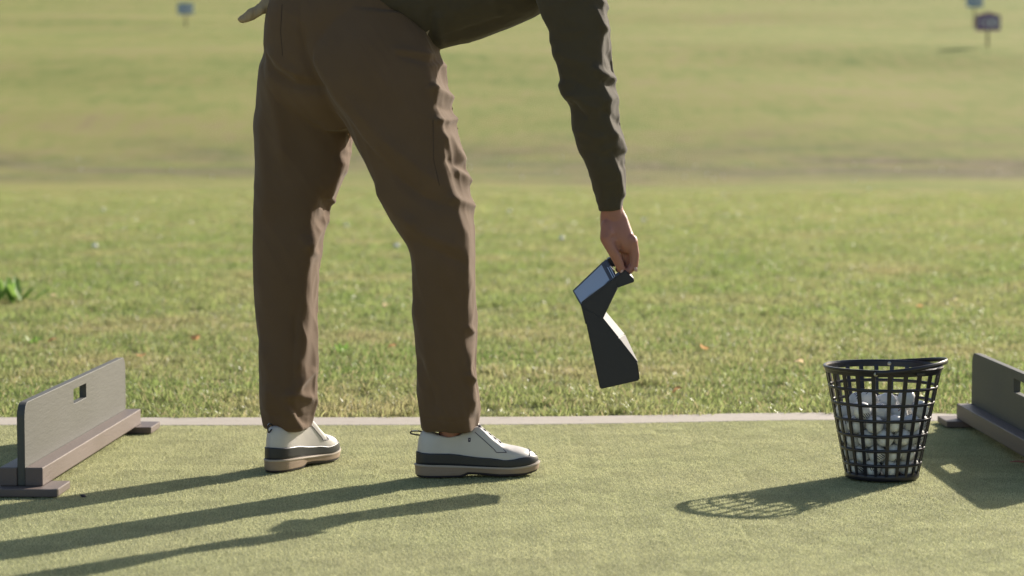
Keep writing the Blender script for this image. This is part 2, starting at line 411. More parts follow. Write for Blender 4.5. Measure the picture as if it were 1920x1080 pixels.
# ------------------------------------------------------------------ blade carpets (geometry nodes scatter the object's own tuft)
def tuft_mesh(name, n, R, h, wd, lean, segs=2, square=False):
    V = []; F = []; tone = []
    for i in range(n):
        if square:
            k_ = int(math.sqrt(n)); x = (-1+2*((i % k_)+random.random())/k_)*R; y = (-1+2*(((i//k_) % k_)+random.random())/k_)*R
        else:
            q = random.uniform(0, 6.283); r = R*math.sqrt(random.random()); x, y = r*math.cos(q), r*math.sin(q)
        a = random.uniform(0, 6.283); hh = h*random.uniform(.45, 1.15); ww = wd*random.uniform(.6, 1.2)
        dx, dy = math.cos(a), math.sin(a); la = i*2.39996 if square else random.uniform(0, 6.283); ln = lean*random.uniform(.1, 1.0)*hh
        lx, ly = math.cos(la)*ln, math.sin(la)*ln; t = random.random()
        b0 = len(V)
        for s_ in range(segs):
            f = s_/segs; wk = ww*(1-.35*f)/2
            cx, cy, cz = x+lx*f*f, y+ly*f*f, hh*(f-.22*f*f*(ln/hh))
            V.append((cx-dx*wk, cy-dy*wk, cz)); V.append((cx+dx*wk, cy+dy*wk, cz))
        V.append((x+lx, y+ly, hh*(1-.3*ln/hh)))
        for s_ in range(segs-1):
            F.append((b0+2*s_, b0+2*s_+1, b0+2*s_+3, b0+2*s_+2))
        F.append((b0+2*segs-2, b0+2*segs-1, b0+2*segs)); tone += [t]*(2*segs+1)
    me = bpy.data.meshes.new(name); me.from_pydata(V, [], F)
    at = me.attributes.new('tone', 'FLOAT', 'POINT'); at.data.foreach_set('value', tone)
    return me
def carpet(name, me, material, x0, x1, y0, y1, z, density, smin, smax, label, cat, seed, tilt=0.12, edge=None, fade=None):
    o = link(name, me, material)
    ng = bpy.data.node_groups.new('scatter_'+name, 'GeometryNodeTree')
    ng.interface.new_socket('Geometry', in_out='INPUT', socket_type='NodeSocketGeometry')
    ng.interface.new_socket('Geometry', in_out='OUTPUT', socket_type='NodeSocketGeometry')
    L = ng.links.new
    gi = ng.nodes.new('NodeGroupInput'); go = ng.nodes.new('NodeGroupOutput')
    gr = ng.nodes.new('GeometryNodeMeshGrid'); gr.inputs['Size X'].default_value = x1-x0; gr.inputs['Size Y'].default_value = y1-y0
    gr.inputs['Vertices X'].default_value = 3; gr.inputs['Vertices Y'].default_value = 3
    tf = ng.nodes.new('GeometryNodeTransform'); tf.inputs['Translation'].default_value = ((x0+x1)/2, (y0+y1)/2, z)
    L(gr.outputs[0], tf.inputs[0])
    dp = ng.nodes.new('GeometryNodeDistributePointsOnFaces'); dp.inputs['Seed'].default_value = seed
    dp.inputs['Density'].default_value = density; L(tf.outputs[0], dp.inputs[0]); pts = dp.outputs[0]
    pos = ng.nodes.new('GeometryNodeInputPosition'); sx = ng.nodes.new('ShaderNodeSeparateXYZ'); L(pos.outputs[0], sx.inputs[0])
    def mm(op, a, b_=None):
        n = ng.nodes.new('ShaderNodeMath'); n.operation = op
        for i, v in enumerate((a, b_)):
            if v is None: continue
            if isinstance(v, (int, float)): n.inputs[i].default_value = v
            else: L(v, n.inputs[i])
        return n.outputs[0]
    if edge:                                 # keep off the kerb, following its curve
        g = mm('EXPONENT', mm('MULTIPLY', mm('POWER', mm('ABSOLUTE', mm('DIVIDE', mm('SUBTRACT', sx.outputs[0], .95), .55)), 2.0), -1.0))
        lim = mm('ADD', mm('MULTIPLY', g, .10), mm('ADD', edge[1], mm('MULTIPLY', mm('SINE', mm('MULTIPLY', sx.outputs[0], 1.7)), .012)))
        cond = mm('GREATER_THAN' if edge[0] == 'below' else 'LESS_THAN', sx.outputs[1], lim)
        de = ng.nodes.new('GeometryNodeDeleteGeometry'); de.domain = 'POINT'; L(pts, de.inputs[0]); L(cond, de.inputs['Selection']); pts = de.outputs[0]
    if fade:                                 # thin out towards the far end
        rv = ng.nodes.new('FunctionNodeRandomValue'); rv.inputs['Seed'].default_value = seed+5
        fr = mm('DIVIDE', mm('SUBTRACT', sx.outputs[1], fade[0]), fade[1]-fade[0])
        cond = mm('LESS_THAN', rv.outputs[1], fr)
        de = ng.nodes.new('GeometryNodeDeleteGeometry'); de.domain = 'POINT'; L(pts, de.inputs[0]); L(cond, de.inputs['Selection']); pts = de.outputs[0]
    rr = ng.nodes.new('FunctionNodeRandomValue'); rr.data_type = 'FLOAT_VECTOR'
    rr.inputs[0].default_value = (-tilt, -tilt, 0); rr.inputs[1].default_value = (tilt, tilt, 6.283)
    rs = ng.nodes.new('FunctionNodeRandomValue'); rs.inputs[2].default_value = smin; rs.inputs[3].default_value = smax; rs.inputs['Seed'].default_value = 3
    nzn = ng.nodes.new('ShaderNodeTexNoise'); nzn.inputs['Scale'].default_value = 2.2; nzn.inputs['Detail'].default_value = 3
    L(pos.outputs[0], nzn.inputs['Vector'])
    sc = mm('MULTIPLY', rs.outputs[1], mm('ADD', .5, nzn.outputs[0]))
    ip = ng.nodes.new('GeometryNodeInstanceOnPoints'); L(pts, ip.inputs['Points']); L(gi.outputs[0], ip.inputs['Instance'])
    L(rr.outputs[0], ip.inputs['Rotation']); L(sc, ip.inputs['Scale']); L(ip.outputs[0], go.inputs[0])
    md_ = o.modifiers.new('scatter', 'NODES'); md_.node_group = ng
    tag(o, label, cat, kind='stuff'); return o
def tiles(name, me, material, x0, x1, y0, y1, z, step, label, cat):
    """square pile tiles set edge to edge, their rows following the kerb"""
    o = link(name, me, material)
    ng = bpy.data.node_groups.new('tiles_'+name, 'GeometryNodeTree'); L = ng.links.new
    ng.interface.new_socket('Geometry', in_out='INPUT', socket_type='NodeSocketGeometry')
    ng.interface.new_socket('Geometry', in_out='OUTPUT', socket_type='NodeSocketGeometry')
    gi = ng.nodes.new('NodeGroupInput'); go = ng.nodes.new('NodeGroupOutput')
    nxx = int(round((x1-x0)/step)); nyy = int(round((y1-y0)/step))
    gr = ng.nodes.new('GeometryNodeMeshGrid'); gr.inputs['Size X'].default_value = nxx*step; gr.inputs['Size Y'].default_value = nyy*step
    gr.inputs['Vertices X'].default_value = nxx+1; gr.inputs['Vertices Y'].default_value = nyy+1
    sp_ = ng.nodes.new('GeometryNodeSetPosition'); L(gr.outputs[0], sp_.inputs[0])
    pos = ng.nodes.new('GeometryNodeInputPosition'); sx = ng.nodes.new('ShaderNodeSeparateXYZ'); L(pos.outputs[0], sx.inputs[0])
    def mm(op, a, b_=None):
        n = ng.nodes.new('ShaderNodeMath'); n.operation = op
        for i, v in enumerate((a, b_)):
            if v is None: continue
            if isinstance(v, (int, float)): n.inputs[i].default_value = v
            else: L(v, n.inputs[i])
        return n.outputs[0]
    X = mm('ADD', sx.outputs[0], (x0+x1)/2)
    g = mm('EXPONENT', mm('MULTIPLY', mm('POWER', mm('ABSOLUTE', mm('DIVIDE', mm('SUBTRACT', X, .95), .55)), 2.0), -1.0))
    dy = mm('ADD', mm('MULTIPLY', g, .10), mm('MULTIPLY', mm('SINE', mm('MULTIPLY', X, 1.7)), .012))
    cb = ng.nodes.new('ShaderNodeCombineXYZ'); cb.inputs[0].default_value = (x0+x1)/2; cb.inputs[2].default_value = z
    L(mm('ADD', dy, y1-step/2-nyy*step/2), cb.inputs[1]); L(cb.outputs[0], sp_.inputs['Offset'])
    ri = ng.nodes.new('FunctionNodeRandomValue'); ri.data_type = 'INT'; ri.inputs[4].default_value = 0; ri.inputs[5].default_value = 3
    cr = ng.nodes.new('ShaderNodeCombineXYZ'); L(mm('MULTIPLY', ri.outputs[2], math.pi/2), cr.inputs[2])
    ip = ng.nodes.new('GeometryNodeInstanceOnPoints'); L(sp_.outputs[0], ip.inputs['Points']); L(gi.outputs[0], ip.inputs['Instance']); L(cr.outputs[0], ip.inputs['Rotation'])
    L(ip.outputs[0], go.inputs[0]); o.modifiers.new('tiles', 'NODES').node_group = ng
    tag(o, label, cat, kind='stuff'); return o
tiles('artificial_turf', tuft_mesh('turf_pile', 625, .040, .0042, .0019, 1.6, 2, True), M['turf'], -2.6, 2.6, 3.3, 6.345, -.002, .08,
      'short yellow green artificial turf pile on the tee mat', 'artificial turf')
carpet('grass', tuft_mesh('lawn_tuft', 50, .055, .028, .0038, 1.2, 3), M['grass'], -3.8, 3.8, 6.4, 10.2, -.012, 380, .75, 1.25,
       'mown lawn grass just beyond the concrete kerb', 'grass', 11, .25, ('above', 6.535))
carpet('grass', tuft_mesh('lawn_tuft_mid', 66, .10, .029, .0052, 1.1, 2), M['grass'], -6.5, 6.5, 10.1, 20, -.012, 95, .8, 1.3,
       'mown lawn grass in the middle distance behind the golfer', 'grass', 12, .2)
carpet('grass', tuft_mesh('lawn_tuft_far', 70, .20, .036, .009, 1.2, 2), M['grass'], -13, 13, 19.8, 46, -.012, 30, .7, 1.2,
       'mown range grass stretching to the foot of the bank', 'grass', 13, .2, None, (12, 42))

# ================================================================== BASKET
bx, by = .884, 5.315
basket = empty('ball_basket', (bx, by, .001)); tag(basket, 'black plastic grid basket filled with white range balls on the turf', 'ball basket')
H, R0, R1 = .268, .084, .137
def rad(z): return R0+(R1-R0)*z/H
NR = 22
def ring(z, rw, rt, n=64):
    return [Vector((rad(z)*math.cos(2*math.pi*i/n), rad(z)*math.sin(2*math.pi*i/n), z)) for i in range(n)]
def flatrib():
    bm = bmesh.new()
    box_bm(bm, -.0016, .0016, -.0038, .0038, 0, 1, 0); return bm
ribme = bpy.data.meshes.new('rib'); V = []; F = []
for z in (0.004, H-.008):
    for (dx, dy) in ((-.0018, -.0047), (.0014, -.0043), (.0014, .0043), (-.0018, .0047)): V.append((rad(z)+dx, dy*(.8+.35*z/H), z))
F = [(0, 1, 5, 4), (1, 2, 6, 5), (2, 3, 7, 6), (3, 0, 4, 7), (3, 2, 1, 0), (4, 5, 6, 7)]
ribme.from_pydata(V, [], F); ribme.materials.append(M['basket'])
for i in range(NR):
    o = bpy.data.objects.new('rib', ribme); C.objects.link(o); o.parent = basket; o.rotation_euler = (0, 0, 2*math.pi*(i+.35)/NR)
for k in range(7):
    z = .0355*(k+.0)+.004 if k else .008
    z = [.039, .075, .110, .147, .184, .221, .010][k]
    tube_obj('ring', ring(z, 0, 0), 0, M['basket'], basket, 8, True, (.0024, .0040 if k != 6 else .008))
base = bmesh.new(); bmesh.ops.create_cone(base, cap_ends=True, segments=48, radius1=R0-.002, radius2=R0-.001, depth=.004, matrix=Matrix.Translation((0, 0, .006)))
from_bm('base', base, M['basket'], basket)
# rim: a deep collar with a rolled lip
V = []; F = []; n = 72
prof = [(-.0010, H-.014), (.0018, H-.014), (.0026, H-.006), (.0046, H-.004), (.0050, H+.0005), (.0036, H+.0025), (-.0012, H+.0025), (-.0025, H-.002)]
for i in range(n):
    a = 2*math.pi*i/n
    for dr, z in prof: r = rad(min(z, H))+dr; V.append((r*math.cos(a), r*math.sin(a), z))
m_ = len(prof)
for i in range(n):
    for j in range(m_): F.append((i*m_+j, ((i+1) % n)*m_+j, ((i+1) % n)*m_+(j+1) % m_, i*m_+(j+1) % m_))
pyd('rim', V, F, M['basket'], basket, False)
# handle: strap hinged at the two rivets, folded down over the right of the rim
ah = math.radians(-108); 
piv = [Vector((.137*math.cos(a), .137*math.sin(a), H-.007)) for a in (math.radians(-106), math.radians(74))]
ax = (piv[1]-piv[0]).normalized(); mid = (piv[0]+piv[1])/2
side = Vector((0, 0, 1)).cross(ax).normalized()
if side.x < 0: side = -side
hp = []
for i in range(41):
    t = math.pi*i/40
    p = mid - ax*math.cos(t)*.1455 + side*math.sin(t)*.150 + Vector((0, 0, .0185*math.sin(t)**1.5+.004)); hp.append(p)
tube_obj('handle', hp, 0, M['basket'], basket, 8, False, (.0022, .0054))
for p, s_ in ((piv[0], 1), (piv[1], -1)):
    o_ = p.copy(); d = Vector((p.x, p.y, 0)).normalized()
    v_ = ell((0, 0, 0), (.0052, .0052, .0026), n=12)
    q = d.to_track_quat('Z', 'Y').to_matrix()
    rv = pyd('rivet', [q @ Vector(x) + p + d*(.0045 if s_ == 1 else -.004) for x in v_[0]], v_[1], M['steel'], basket, True)
# moulded strip on the collar right of the front rivet, and small clip
bm = bmesh.new(); box_bm(bm, -.012, .012, -.0015, .0015, -.003, .003, .0005)
o = from_bm('moulded_tab', bm, M['basket'], basket); a = math.radians(-62); o.location = (.1425*math.cos(a), .1425*math.sin(a), H-.008); o.rotation_euler = (0, 0, a+math.pi/2)

# balls settle in the basket
BR = .02135; nb = 84
pb = np.c_[rng.uniform(-.06, .06, nb), rng.uniform(-.06, .06, nb), np.linspace(.03, .62, nb)]
for it in range(900):
    pb[:, 2] -= .0011
    for sub in range(3):
        d = pb[:, None]-pb[None]; L_ = np.sqrt((d**2).sum(-1))+np.eye(nb)*9
        ov = np.clip(2*BR-L_, 0, None); pb += (d/L_[..., None]*ov[..., None]*.42).sum(1)
        r = np.hypot(pb[:, 0], pb[:, 1])+1e-9; lim = R0+(R1-R0)*pb[:, 2]/H-BR-.003
        k = np.minimum(1, lim/r); pb[:, 0] *= k; pb[:, 1] *= k
        pb[:, 2] = np.maximum(pb[:, 2], BR+.009)
ballme = bpy.data.meshes.new('golf_ball'); bm = bmesh.new(); bmesh.ops.create_icosphere(bm, subdivisions=3, radius=BR); bm.to_mesh(ballme); bm.free()
ballme.materials.append(M['ball']); ballme.polygons.foreach_set('use_smooth', [True]*len(ballme.polygons))
ballre = ballme.copy(); ballre.materials.clear(); ballre.materials.append(M['ballr'])
order = np.argsort(-pb[:, 2]); top = {}
front = sorted([i for i in order[:16]], key=lambda i: pb[i, 0])
places = ['at the far left end', 'second from the left end', 'third from the left end', 'left of the middle', 'just left of the centre', 'at the centre',
          'just right of the centre', 'right of the middle', 'third from the right end', 'second from the right end', 'at the far right end']
tops = sorted(order[:11], key=lambda i: pb[i, 0])
seen = set()
for i in range(nb):
    o = bpy.data.objects.new('golf_ball', ballre if i % 17 == 5 else ballme); C.objects.link(o)
    o.location = (bx+pb[i, 0], by+pb[i, 1], .001+pb[i, 2]); o.rotation_euler = rng.uniform(0, 6.28, 3)
    if i in tops: lab = 'white range ball atop the basket pile, '+places[list(tops).index(i)]
    else:
        lab = 'white range ball in the lower pile behind the black basket grid'
        x_, y_, z_ = pb[i]; rr_ = math.hypot(x_, y_)
        if y_ < -.01 and rr_ > rad(z_)-BR-.012:
            row = ['bottom', 'second', 'third', 'fourth', 'fifth', 'sixth', 'seventh'][min(6, int(z_/.034))]
            u = x_/(rad(z_)-BR); col = ['far left', 'left', 'centre left', 'centre', 'centre right', 'right', 'far right'][min(6, max(0, int((u+1)*3.5)))]
            l2 = 'white range ball against the front basket grid, '+row+' row up, '+col
            if l2 not in seen: seen.add(l2); lab = l2
    tag(o, lab, 'golf ball', 'range balls in the basket')

# ================================================================== DIVIDERS
def rounded_rect(y0, y1, z0, z1, r, n=6):
    pts = [(y0, z0), (y1, z0)]
    for cx, a0 in ((y1-r, 0), (y0+r, 90)):
        for i in range(n+1):
            a = math.radians(a0+90*i/n); pts.append((cx+r*math.cos(a), z1-r+r*math.sin(a)))
    return pts
def divider(name, x, y0, y1, rz, label):
    root = empty(name, (x, (y0+y1)/2, 0), rz); tag(root, label, 'bay divider', 'low dividers between the hitting bays')
    h = (y1-y0)/2; t = .009
    outer = rounded_rect(-h, h, .020, .2085, .035)
    hole = rounded_rect(-.07, .07, .150, .186, .006)[::-1]
    hole = [(-.072, .150), (-.072, .186), (.072, .186), (.072, .150)]
    bm = bmesh.new(); es = []
    for loop in (outer, hole):
        vs = [bm.verts.new((0, a, b_)) for a, b_ in loop]
        es += [bm.edges.new((vs[i], vs[(i+1) % len(vs)])) for i in range(len(vs))]
    bmesh.ops.triangle_fill(bm, use_beauty=True, edges=es)
    fs = [f for f in bm.faces]
    bmesh.ops.translate(bm, verts=bm.verts, vec=(-t, 0, 0))
    r = bmesh.ops.extrude_face_region(bm, geom=fs); bmesh.ops.translate(bm, verts=[v for v in r['geom'] if isinstance(v, bmesh.types.BMVert)], vec=(2*t, 0, 0))
    bmesh.ops.recalc_face_normals(bm, faces=bm.faces)
    p = from_bm('panel', bm, M['panel'], root)
    bv = p.modifiers.new('b', 'BEVEL'); bv.width = .003; bv.segments = 2; bv.limit_method = 'ANGLE'; bv.angle_limit = .6
    for s_ in (-1, 1):
        bm = bmesh.new(); a, c_ = (t+.0005, t+.041); box_bm(bm, min(s_*a, s_*c_), max(s_*a, s_*c_), -h-.004, h+.004, .0195, .062, .003)
        from_bm('base_board', bm, M['beam'], root)
    for yy in (-h+.02, h+.0):
        bm = bmesh.new(); box_bm(bm, -.092, .092, yy-.066, yy+.066, .001, .019, .0025); from_bm('foot', bm, M['beam'], root)
divider('bay_divider', -1.100, 5.06, 6.2, -math.atan(-.033/1.14)*-1, 'low grey divider board on brown base boards standing at the left edge of the mat')
divider('bay_divider', 1.320, 5.17, 6.33, math.atan(.012/1.14), 'low grey divider board in shade standing right of the ball basket')

# ================================================================== SHOES
SL = .30
def w_out(s_):   # half width along length, asymmetric centre line
    xs_ = [0, .015, .05, .12, .25, .38, .5, .62, .73, .83, .91, .965, .99, 1]
    ws_ = [0, .012, .024, .032, .034, .0335, .037, .043, .047, .0455, .037, .024, .012, 0]
    return np.interp(s_, xs_, ws_)
def shoe_outline(side, n=96):
    """closed plan outline (x, y); side=+1: outer edge at -y"""
    t = np.linspace(0, 1, n//2+1); s_ = (1-np.cos(np.pi*t))/2
    wv = w_out(s_)
    wv = np.where((s_ > .05) & (s_ < .95), wv, wv)
    cen = np.interp(s_, [0, .3, .6, .85, 1], [0, .001, -.002, .003, .008])*side
    up = np.c_[s_*SL, cen+wv]; lo = np.c_[s_*SL, cen-wv]
    pts = np.r_[up, lo[-2:0:-1]]
    # smooth
    for _ in range(3): pts = .25*np.roll(pts, 1, 0)+.5*pts+.25*np.roll(pts, -1, 0)
    return pts
zt_x = [.0, .02, .05, .075, .10, .125, .148, .165, .185, .208, .23, .26, .278, .29, .30]
zt_z = [.112, .111, .100, .094, .098, .111, .120, .109, .0925, .0770, .0730, .0720, .0715, .068, .058]
def zsole(x): return np.interp(x, [0, .06, .15, .22, .27, .30], [.030, .0285, .024, .021, .024, .030])
def zband(x): return np.interp(x, [0, .08, .15, .2, .24, .27, .30], [.061, .056, .0495, .0455, .0445, .046, .046])
def upper_rows(side, vs, off=0.0, band=False):
    B = shoe_outline(side); n = len(B)
    Cc = np.array([.083, 0]); D = B-Cc; ph = np.arctan2(D[:, 1]/.044, D[:, 0]/.12)
    T = Cc + np.c_[.060*np.cos(ph), .029*np.sin(ph)]
    Dn = D/np.linalg.norm(D, axis=1)[:, None]
    B2 = B + Dn*off - Dn*.003
    ex = 2.7
    rows = []
    for v in vs:
        vv = np.full(n, v)
        if band:
            hh = (zband(B[:, 0])-zsole(B[:, 0]))/np.maximum(.012, np.interp(T[:, 0]*.35+B[:, 0]*.65, zt_x, zt_z)-zsole(B[:, 0]))
            vb = np.arcsin(np.clip(hh, .05, .9)**(ex/2))/(math.pi/2); vv = v*vb
        a = vv*math.pi/2; cf = np.cos(a)**(2/ex); sf = np.sin(a)**(2/ex)
        Q = T+(B2-T)*cf[:, None]
        # lean: heel counter bulges back a little
        ztop = np.interp(Q[:, 0], zt_x, zt_z); ztc = np.interp(T[:, 0], zt_x, zt_z)
        k = np.clip((B[:, 0]-.15)/.06, 0, 1)
        zz = zsole(B[:, 0])+(ztop*k+ztc*(1-k)-zsole(B[:, 0]))*sf
        rows.append(np.c_[Q, zz+off*.0])
    return rows
def grid_mesh(rows, cap=False):
    n = len(rows[0]); V = [tuple(p) for r in rows for p in r]; F = []
    for i in range(len(rows)-1):
        for j in range(n): F.append((i*n+j, i*n+(j+1) % n, (i+1)*n+(j+1) % n, (i+1)*n+j))
    if cap == 'both' or cap == 'bottom': F.append(tuple(range(n-1, -1, -1)))
    if cap == 'both' or cap == 'top': F.append(tuple((len(rows)-1)*n+j for j in range(n)))
    return V, F
def make_shoe(side, loc, rz, parent, tabmode):
    vs = np.linspace(0, 1, 30)
    rows = upper_rows(side, vs)
    inner = rows[-1].copy(); c_ = inner[:, :2].mean(0)
    r1 = inner.copy(); r1[:, :2] = c_+(r1[:, :2]-c_)*.95; r1[:, 2] += .0008
    r2 = inner.copy(); r2[:, :2] = c_+(r2[:, :2]-c_)*.90; r2[:, 2] -= .004
    V, F = grid_mesh(rows+[r1, r2])
    up = pyd('shoe', V, F, M['leather'], parent, True); up.location = loc; up.rotation_euler = (0, 0, rz)
    tree = BVHTree.FromPolygons([Vector(v) for v in V], F)
    # lining
    r3 = r2.copy(); r3[:, 2] = .04; r3[:, :2] = c_+(r3[:, :2]-c_)*.9
    V2, F2 = grid_mesh([r2, r3], 'top'); pyd('lining', V2, F2, M['lining'], up, True)
    V2, F2 = grid_mesh(upper_rows(side, np.linspace(0, 1, 8), .0014, True)); mg = pyd('mudguard', V2, F2, M['charcoal'], up, True)
    sd = mg.modifiers.new('s', 'SOLIDIFY'); sd.thickness = .0016; sd.offset = -1
    B = shoe_outline(side); n = len(B); c0 = np.array([.14, 0])
    Dn = (B-c0)/np.linalg.norm(B-c0, axis=1)[:, None]
    def lv(off, z): return np.c_[B+Dn*off, z]
    x = B[:, 0]; zt = zsole(x)
    heel = np.interp(x, [0, .108, .116, .15, .20, .26, .30], [.004, .004, .0115, .0105, .006, .007, .013])
    V2, F2 = grid_mesh([lv(.0005, heel), lv(.0012, heel+.002), lv(.0022, heel*.4+zt*.6), lv(.0022, zt*.85+heel*.15), lv(.0008, zt*.84+heel*.16+.0004), lv(.001, zt-.001), lv(-.004, zt+.0006)], 'both')
    pyd('sole', V2, F2, M['sole'], up, False)
    V2, F2 = grid_mesh([lv(.0016, zt-.0042), lv(.0042, zt-.0040), lv(.0048, zt-.002), lv(.0040, zt+.0002), lv(-.002, zt+.0012)])
    pyd('welt', V2, F2, M['welt'], up, False)
    V2, F2 = grid_mesh([lv(-.004, heel*0+np.maximum(heel-.006, -.001)), lv(-.0015, heel-.003), lv(-.001, heel+.0005)], 'both')
    pyd('outsole', V2, F2, M['rubber'], up, False)
    for i in range(8):                      # small studs under the sole
        xx = .02+.255*i/7; yy = side*-w_out(xx/SL)*.72
        zz = float(np.interp(xx, [0, .108, .116, .15, .20, .26, .30], [.004, .004, .0115, .0105, .006, .007, .013]))
        bm = bmesh.new(); bmesh.ops.create_cone(bm, cap_ends=True, segments=8, radius1=.002, radius2=.004, depth=.006, matrix=Matrix.Translation((xx, yy, zz-.003)))
        from_bm('stud', bm, M['rubber'], up)
    def onsurf(x_, z_, sg, off=.0006):
        h = tree.ray_cast(Vector((x_, sg*.2, z_)), Vector((0, -sg, 0)))
        return (h[0]+h[1]*off*(1 if h[1].y*sg > 0 else -1)) if h[0] else None
    def path(pts, sg, m_=8):
        out = []
        for i in range(len(pts)-1):
            for k in range(m_):
                f = k/m_; q = onsurf(pts[i][0]*(1-f)+pts[i+1][0]*f, pts[i][1]*(1-f)+pts[i+1][1]*f, sg)
                if q: out.append(q)
        return out
    for sg in (-1, 1):
        pth = path([(.139, .107), (.160, .088), (.184, .0655), (.189, .0585), (.214, .0575), (.205, .0675)], sg)
        if len(pth) > 3: tube_obj('facing_stitch', pth, .00085, M['navy'], up, 6)
        pth = path([(.262, .066), (.274, .060), (.280, .053)], sg)
        if len(pth) > 3: tube_obj('toe_stitch', pth, .0008, M['navy'], up, 6)
    # toe seam arching over the cap
    arc = []
    for i in range(21):
        y_ = -.034+.068*i/20; x_ = .276-6.0*y_*y_-.0
        h = tree.ray_cast(Vector((x_, y_, .3)), Vector((0, 0, -1)))
        if h[0]: arc.append(h[0]+Vector((0, 0, .0006)))
    if len(arc) > 3: tube_obj('toe_stitch', arc, .0010, M['navy'], up, 6)
    for k in range(5):
        x_ = .150+k*.0125
        pts = []
        for i in range(13):
            y_ = -.017+.034*i/12
            h = tree.ray_cast(Vector((x_+.002*math.sin(i*.5), y_, .3)), Vector((0, 0, -1)))
            if h[0]: pts.append(h[0]+Vector((0, 0, .0016)))
        if len(pts) > 3: tube_obj('lace', pts, 0, M['lace'], up, 6, False, (.0026, .0013))
        for sg in (-1, 1):
            a = tree.ray_cast(Vector((x_, sg*.0175, .3)), Vector((0, 0, -1)))[0]; b_ = tree.ray_cast(Vector((x_+.003, sg*.0235, .3)), Vector((0, 0, -1)))[0]
            if a and b_: tube_obj('eyelet', [a+Vector((0, 0, .0012)), b_+Vector((0, 0, .0010))], .0019, M['navy'], up, 6)
    # bow
    for sg in (-1, 1):
        a = tree.ray_cast(Vector((.148, 0, .3)), Vector((0, 0, -1)))[0] or Vector((.148, 0, .118))
        pts = [a+Vector((.004*math.sin(t*3.14)+.012*t*(1-t), sg*(.022*math.sin(t*3.14)), .003+.004*math.sin(t*3.14)-.006*t)) for t in np.linspace(0, 1, 12)]
        tube_obj('lace', pts, .0016, M['lace'], up, 6)
    # little square badge on the side
    q = onsurf(.1255, .0885, -side); 
    if q is not None:
        bm = bmesh.new(); box_bm(bm, -.003, .003, -.0006, .0006, -.005, .005, .0003); bd = from_bm('badge', bm, M['navy'], up); bd.location = q; bd.rotation_euler = (.12*side, 0, 0)
        bm = bmesh.new(); box_bm(bm, -.0004, .0004, -.0003, .0003, -.0016, .0016, 0); b2 = from_bm('badge_mark', bm, M['lace'], up); b2.location = q+Vector((0, -side*.0006, .0005)); b2.rotation_euler = (.12*side, 0, 0)
    # pull tab loop at the heel
    if tabmode == 'back': tp = [(.016, .106), (.006, .1085), (-.007, .1085), (-.0125, .1065), (-.012, .1025), (-.004, .1005), (.008, .0985), (.012, .097)]
    else: tp = [(.016, .112), (.006, .118), (-.004, .116), (-.007, .108), (-.006, .099), (.000, .097), (.006, .101), (.012, .104)]
    pts = [Vector((a, 0, b_)) for a, b_ in tp]
    fine = []
    for i in range(len(pts)-1):
        for k in range(4): fine.append(pts[i].lerp(pts[i+1], k/4))
    for _ in range(2): fine = [fine[0]]+[(fine[i-1]+fine[i]*2+fine[i+1])/4 for i in range(1, len(fine)-1)]+[fine[-1]]
    tube_obj('pull_tab', fine, .0019, M['rubber'], up, 8)
    tube_obj('pull_tab_stripe', [p+Vector((0, -side*.0012, .0012)) for p in fine[4:10]], .0011, M['lace'], up, 6)
    return up

# ================================================================== PERSON
person = empty('person', (-.25, 5.36, 0))
tag(person, 'person bending over in brown trousers, olive sweater and white golf shoes holding a black device', 'person')
bpy.context.view_layer.update()
PINV = Matrix.Translation((.25, -5.36, 0))
def attach(o):
    o.parent = person; o.matrix_parent_inverse = PINV; return o
# shoes
ra = P(777, 905, 5.30)
sh1 = make_shoe(1, (ra.x+.002, 5.325, .003), math.radians(9), person, 'back'); sh1.matrix_parent_inverse = PINV
sh2 = make_shoe(-1, ((502-960)/FP*5.39, 5.392, .002), math.radians(65), person, 'droop'); sh2.matrix_parent_inverse = PINV

# --- trousers
rleg = [((575, 20), (800, 30), 5.40, .14, 0), ((572, 90), (826, 90), 5.37, .14, 18), ((592, 150), (842, 150), 5.34, .125, 30), ((622, 205), (858, 210), 5.33, .115, 30), ((662, 268), (868, 268), 5.32, .105, 30), ((702, 340), (881, 335), 5.31, .096, 34), ((745, 430), (891, 420), 5.30, .088, 24), ((768, 480), (892, 480), 5.30, .084, 17), ((772, 560), (893, 560), 5.31, .080, 14), ((778, 640), (894, 640), 5.32, .076, 18), ((784, 720), (896, 720), 5.33, .073, 14), ((789, 780), (901, 775), 5.335, .070, 18), ((793, 806), (897, 806), 5.34, .060, 14)]
lleg = [((505, 20), (720, 30), 5.46, .14, 0), ((490, 90), (720, 90), 5.47, .14, 0), ((483, 160), (700, 150), 5.48, .13, 0), ((479, 220), (680, 215), 5.49, .12, 0), ((478, 270), (662, 268), 5.49, .112, 14), ((477, 340), (644, 335), 5.48, .105, 14), ((476, 400), (620, 400), 5.47, .096, 28), ((476, 470), (602, 470), 5.46, .088, 20), ((477, 560), (593, 560), 5.46, .080, 20), ((481, 640), (593, 640), 5.46, .075, 26), ((485, 710), (594, 710), 5.465, .072, 34), ((489, 760), (592, 765), 5.47, .068, 42), ((497, 800), (582, 802), 5.475, .056, 12)]
pelv = [((560, -110), (760, -110), 5.46, .13), ((520, -50), (800, -40), 5.45, .15), ((500, 10), (815, 20), 5.43, .165), ((492, 70), (824, 80), 5.43, .165), ((495, 130), (810, 140), 5.43, .15), ((530, 200), (770, 200), 5.43, .12), ((600, 245), (700, 245), 5.43, .07)]
tr = remesh('trousers', [slices(rleg, 56), slices(lleg, 56), slices(pelv, 56)], .0034, 10, M['trousers'])
attach(tr)
co, no = get_co(tr.data)
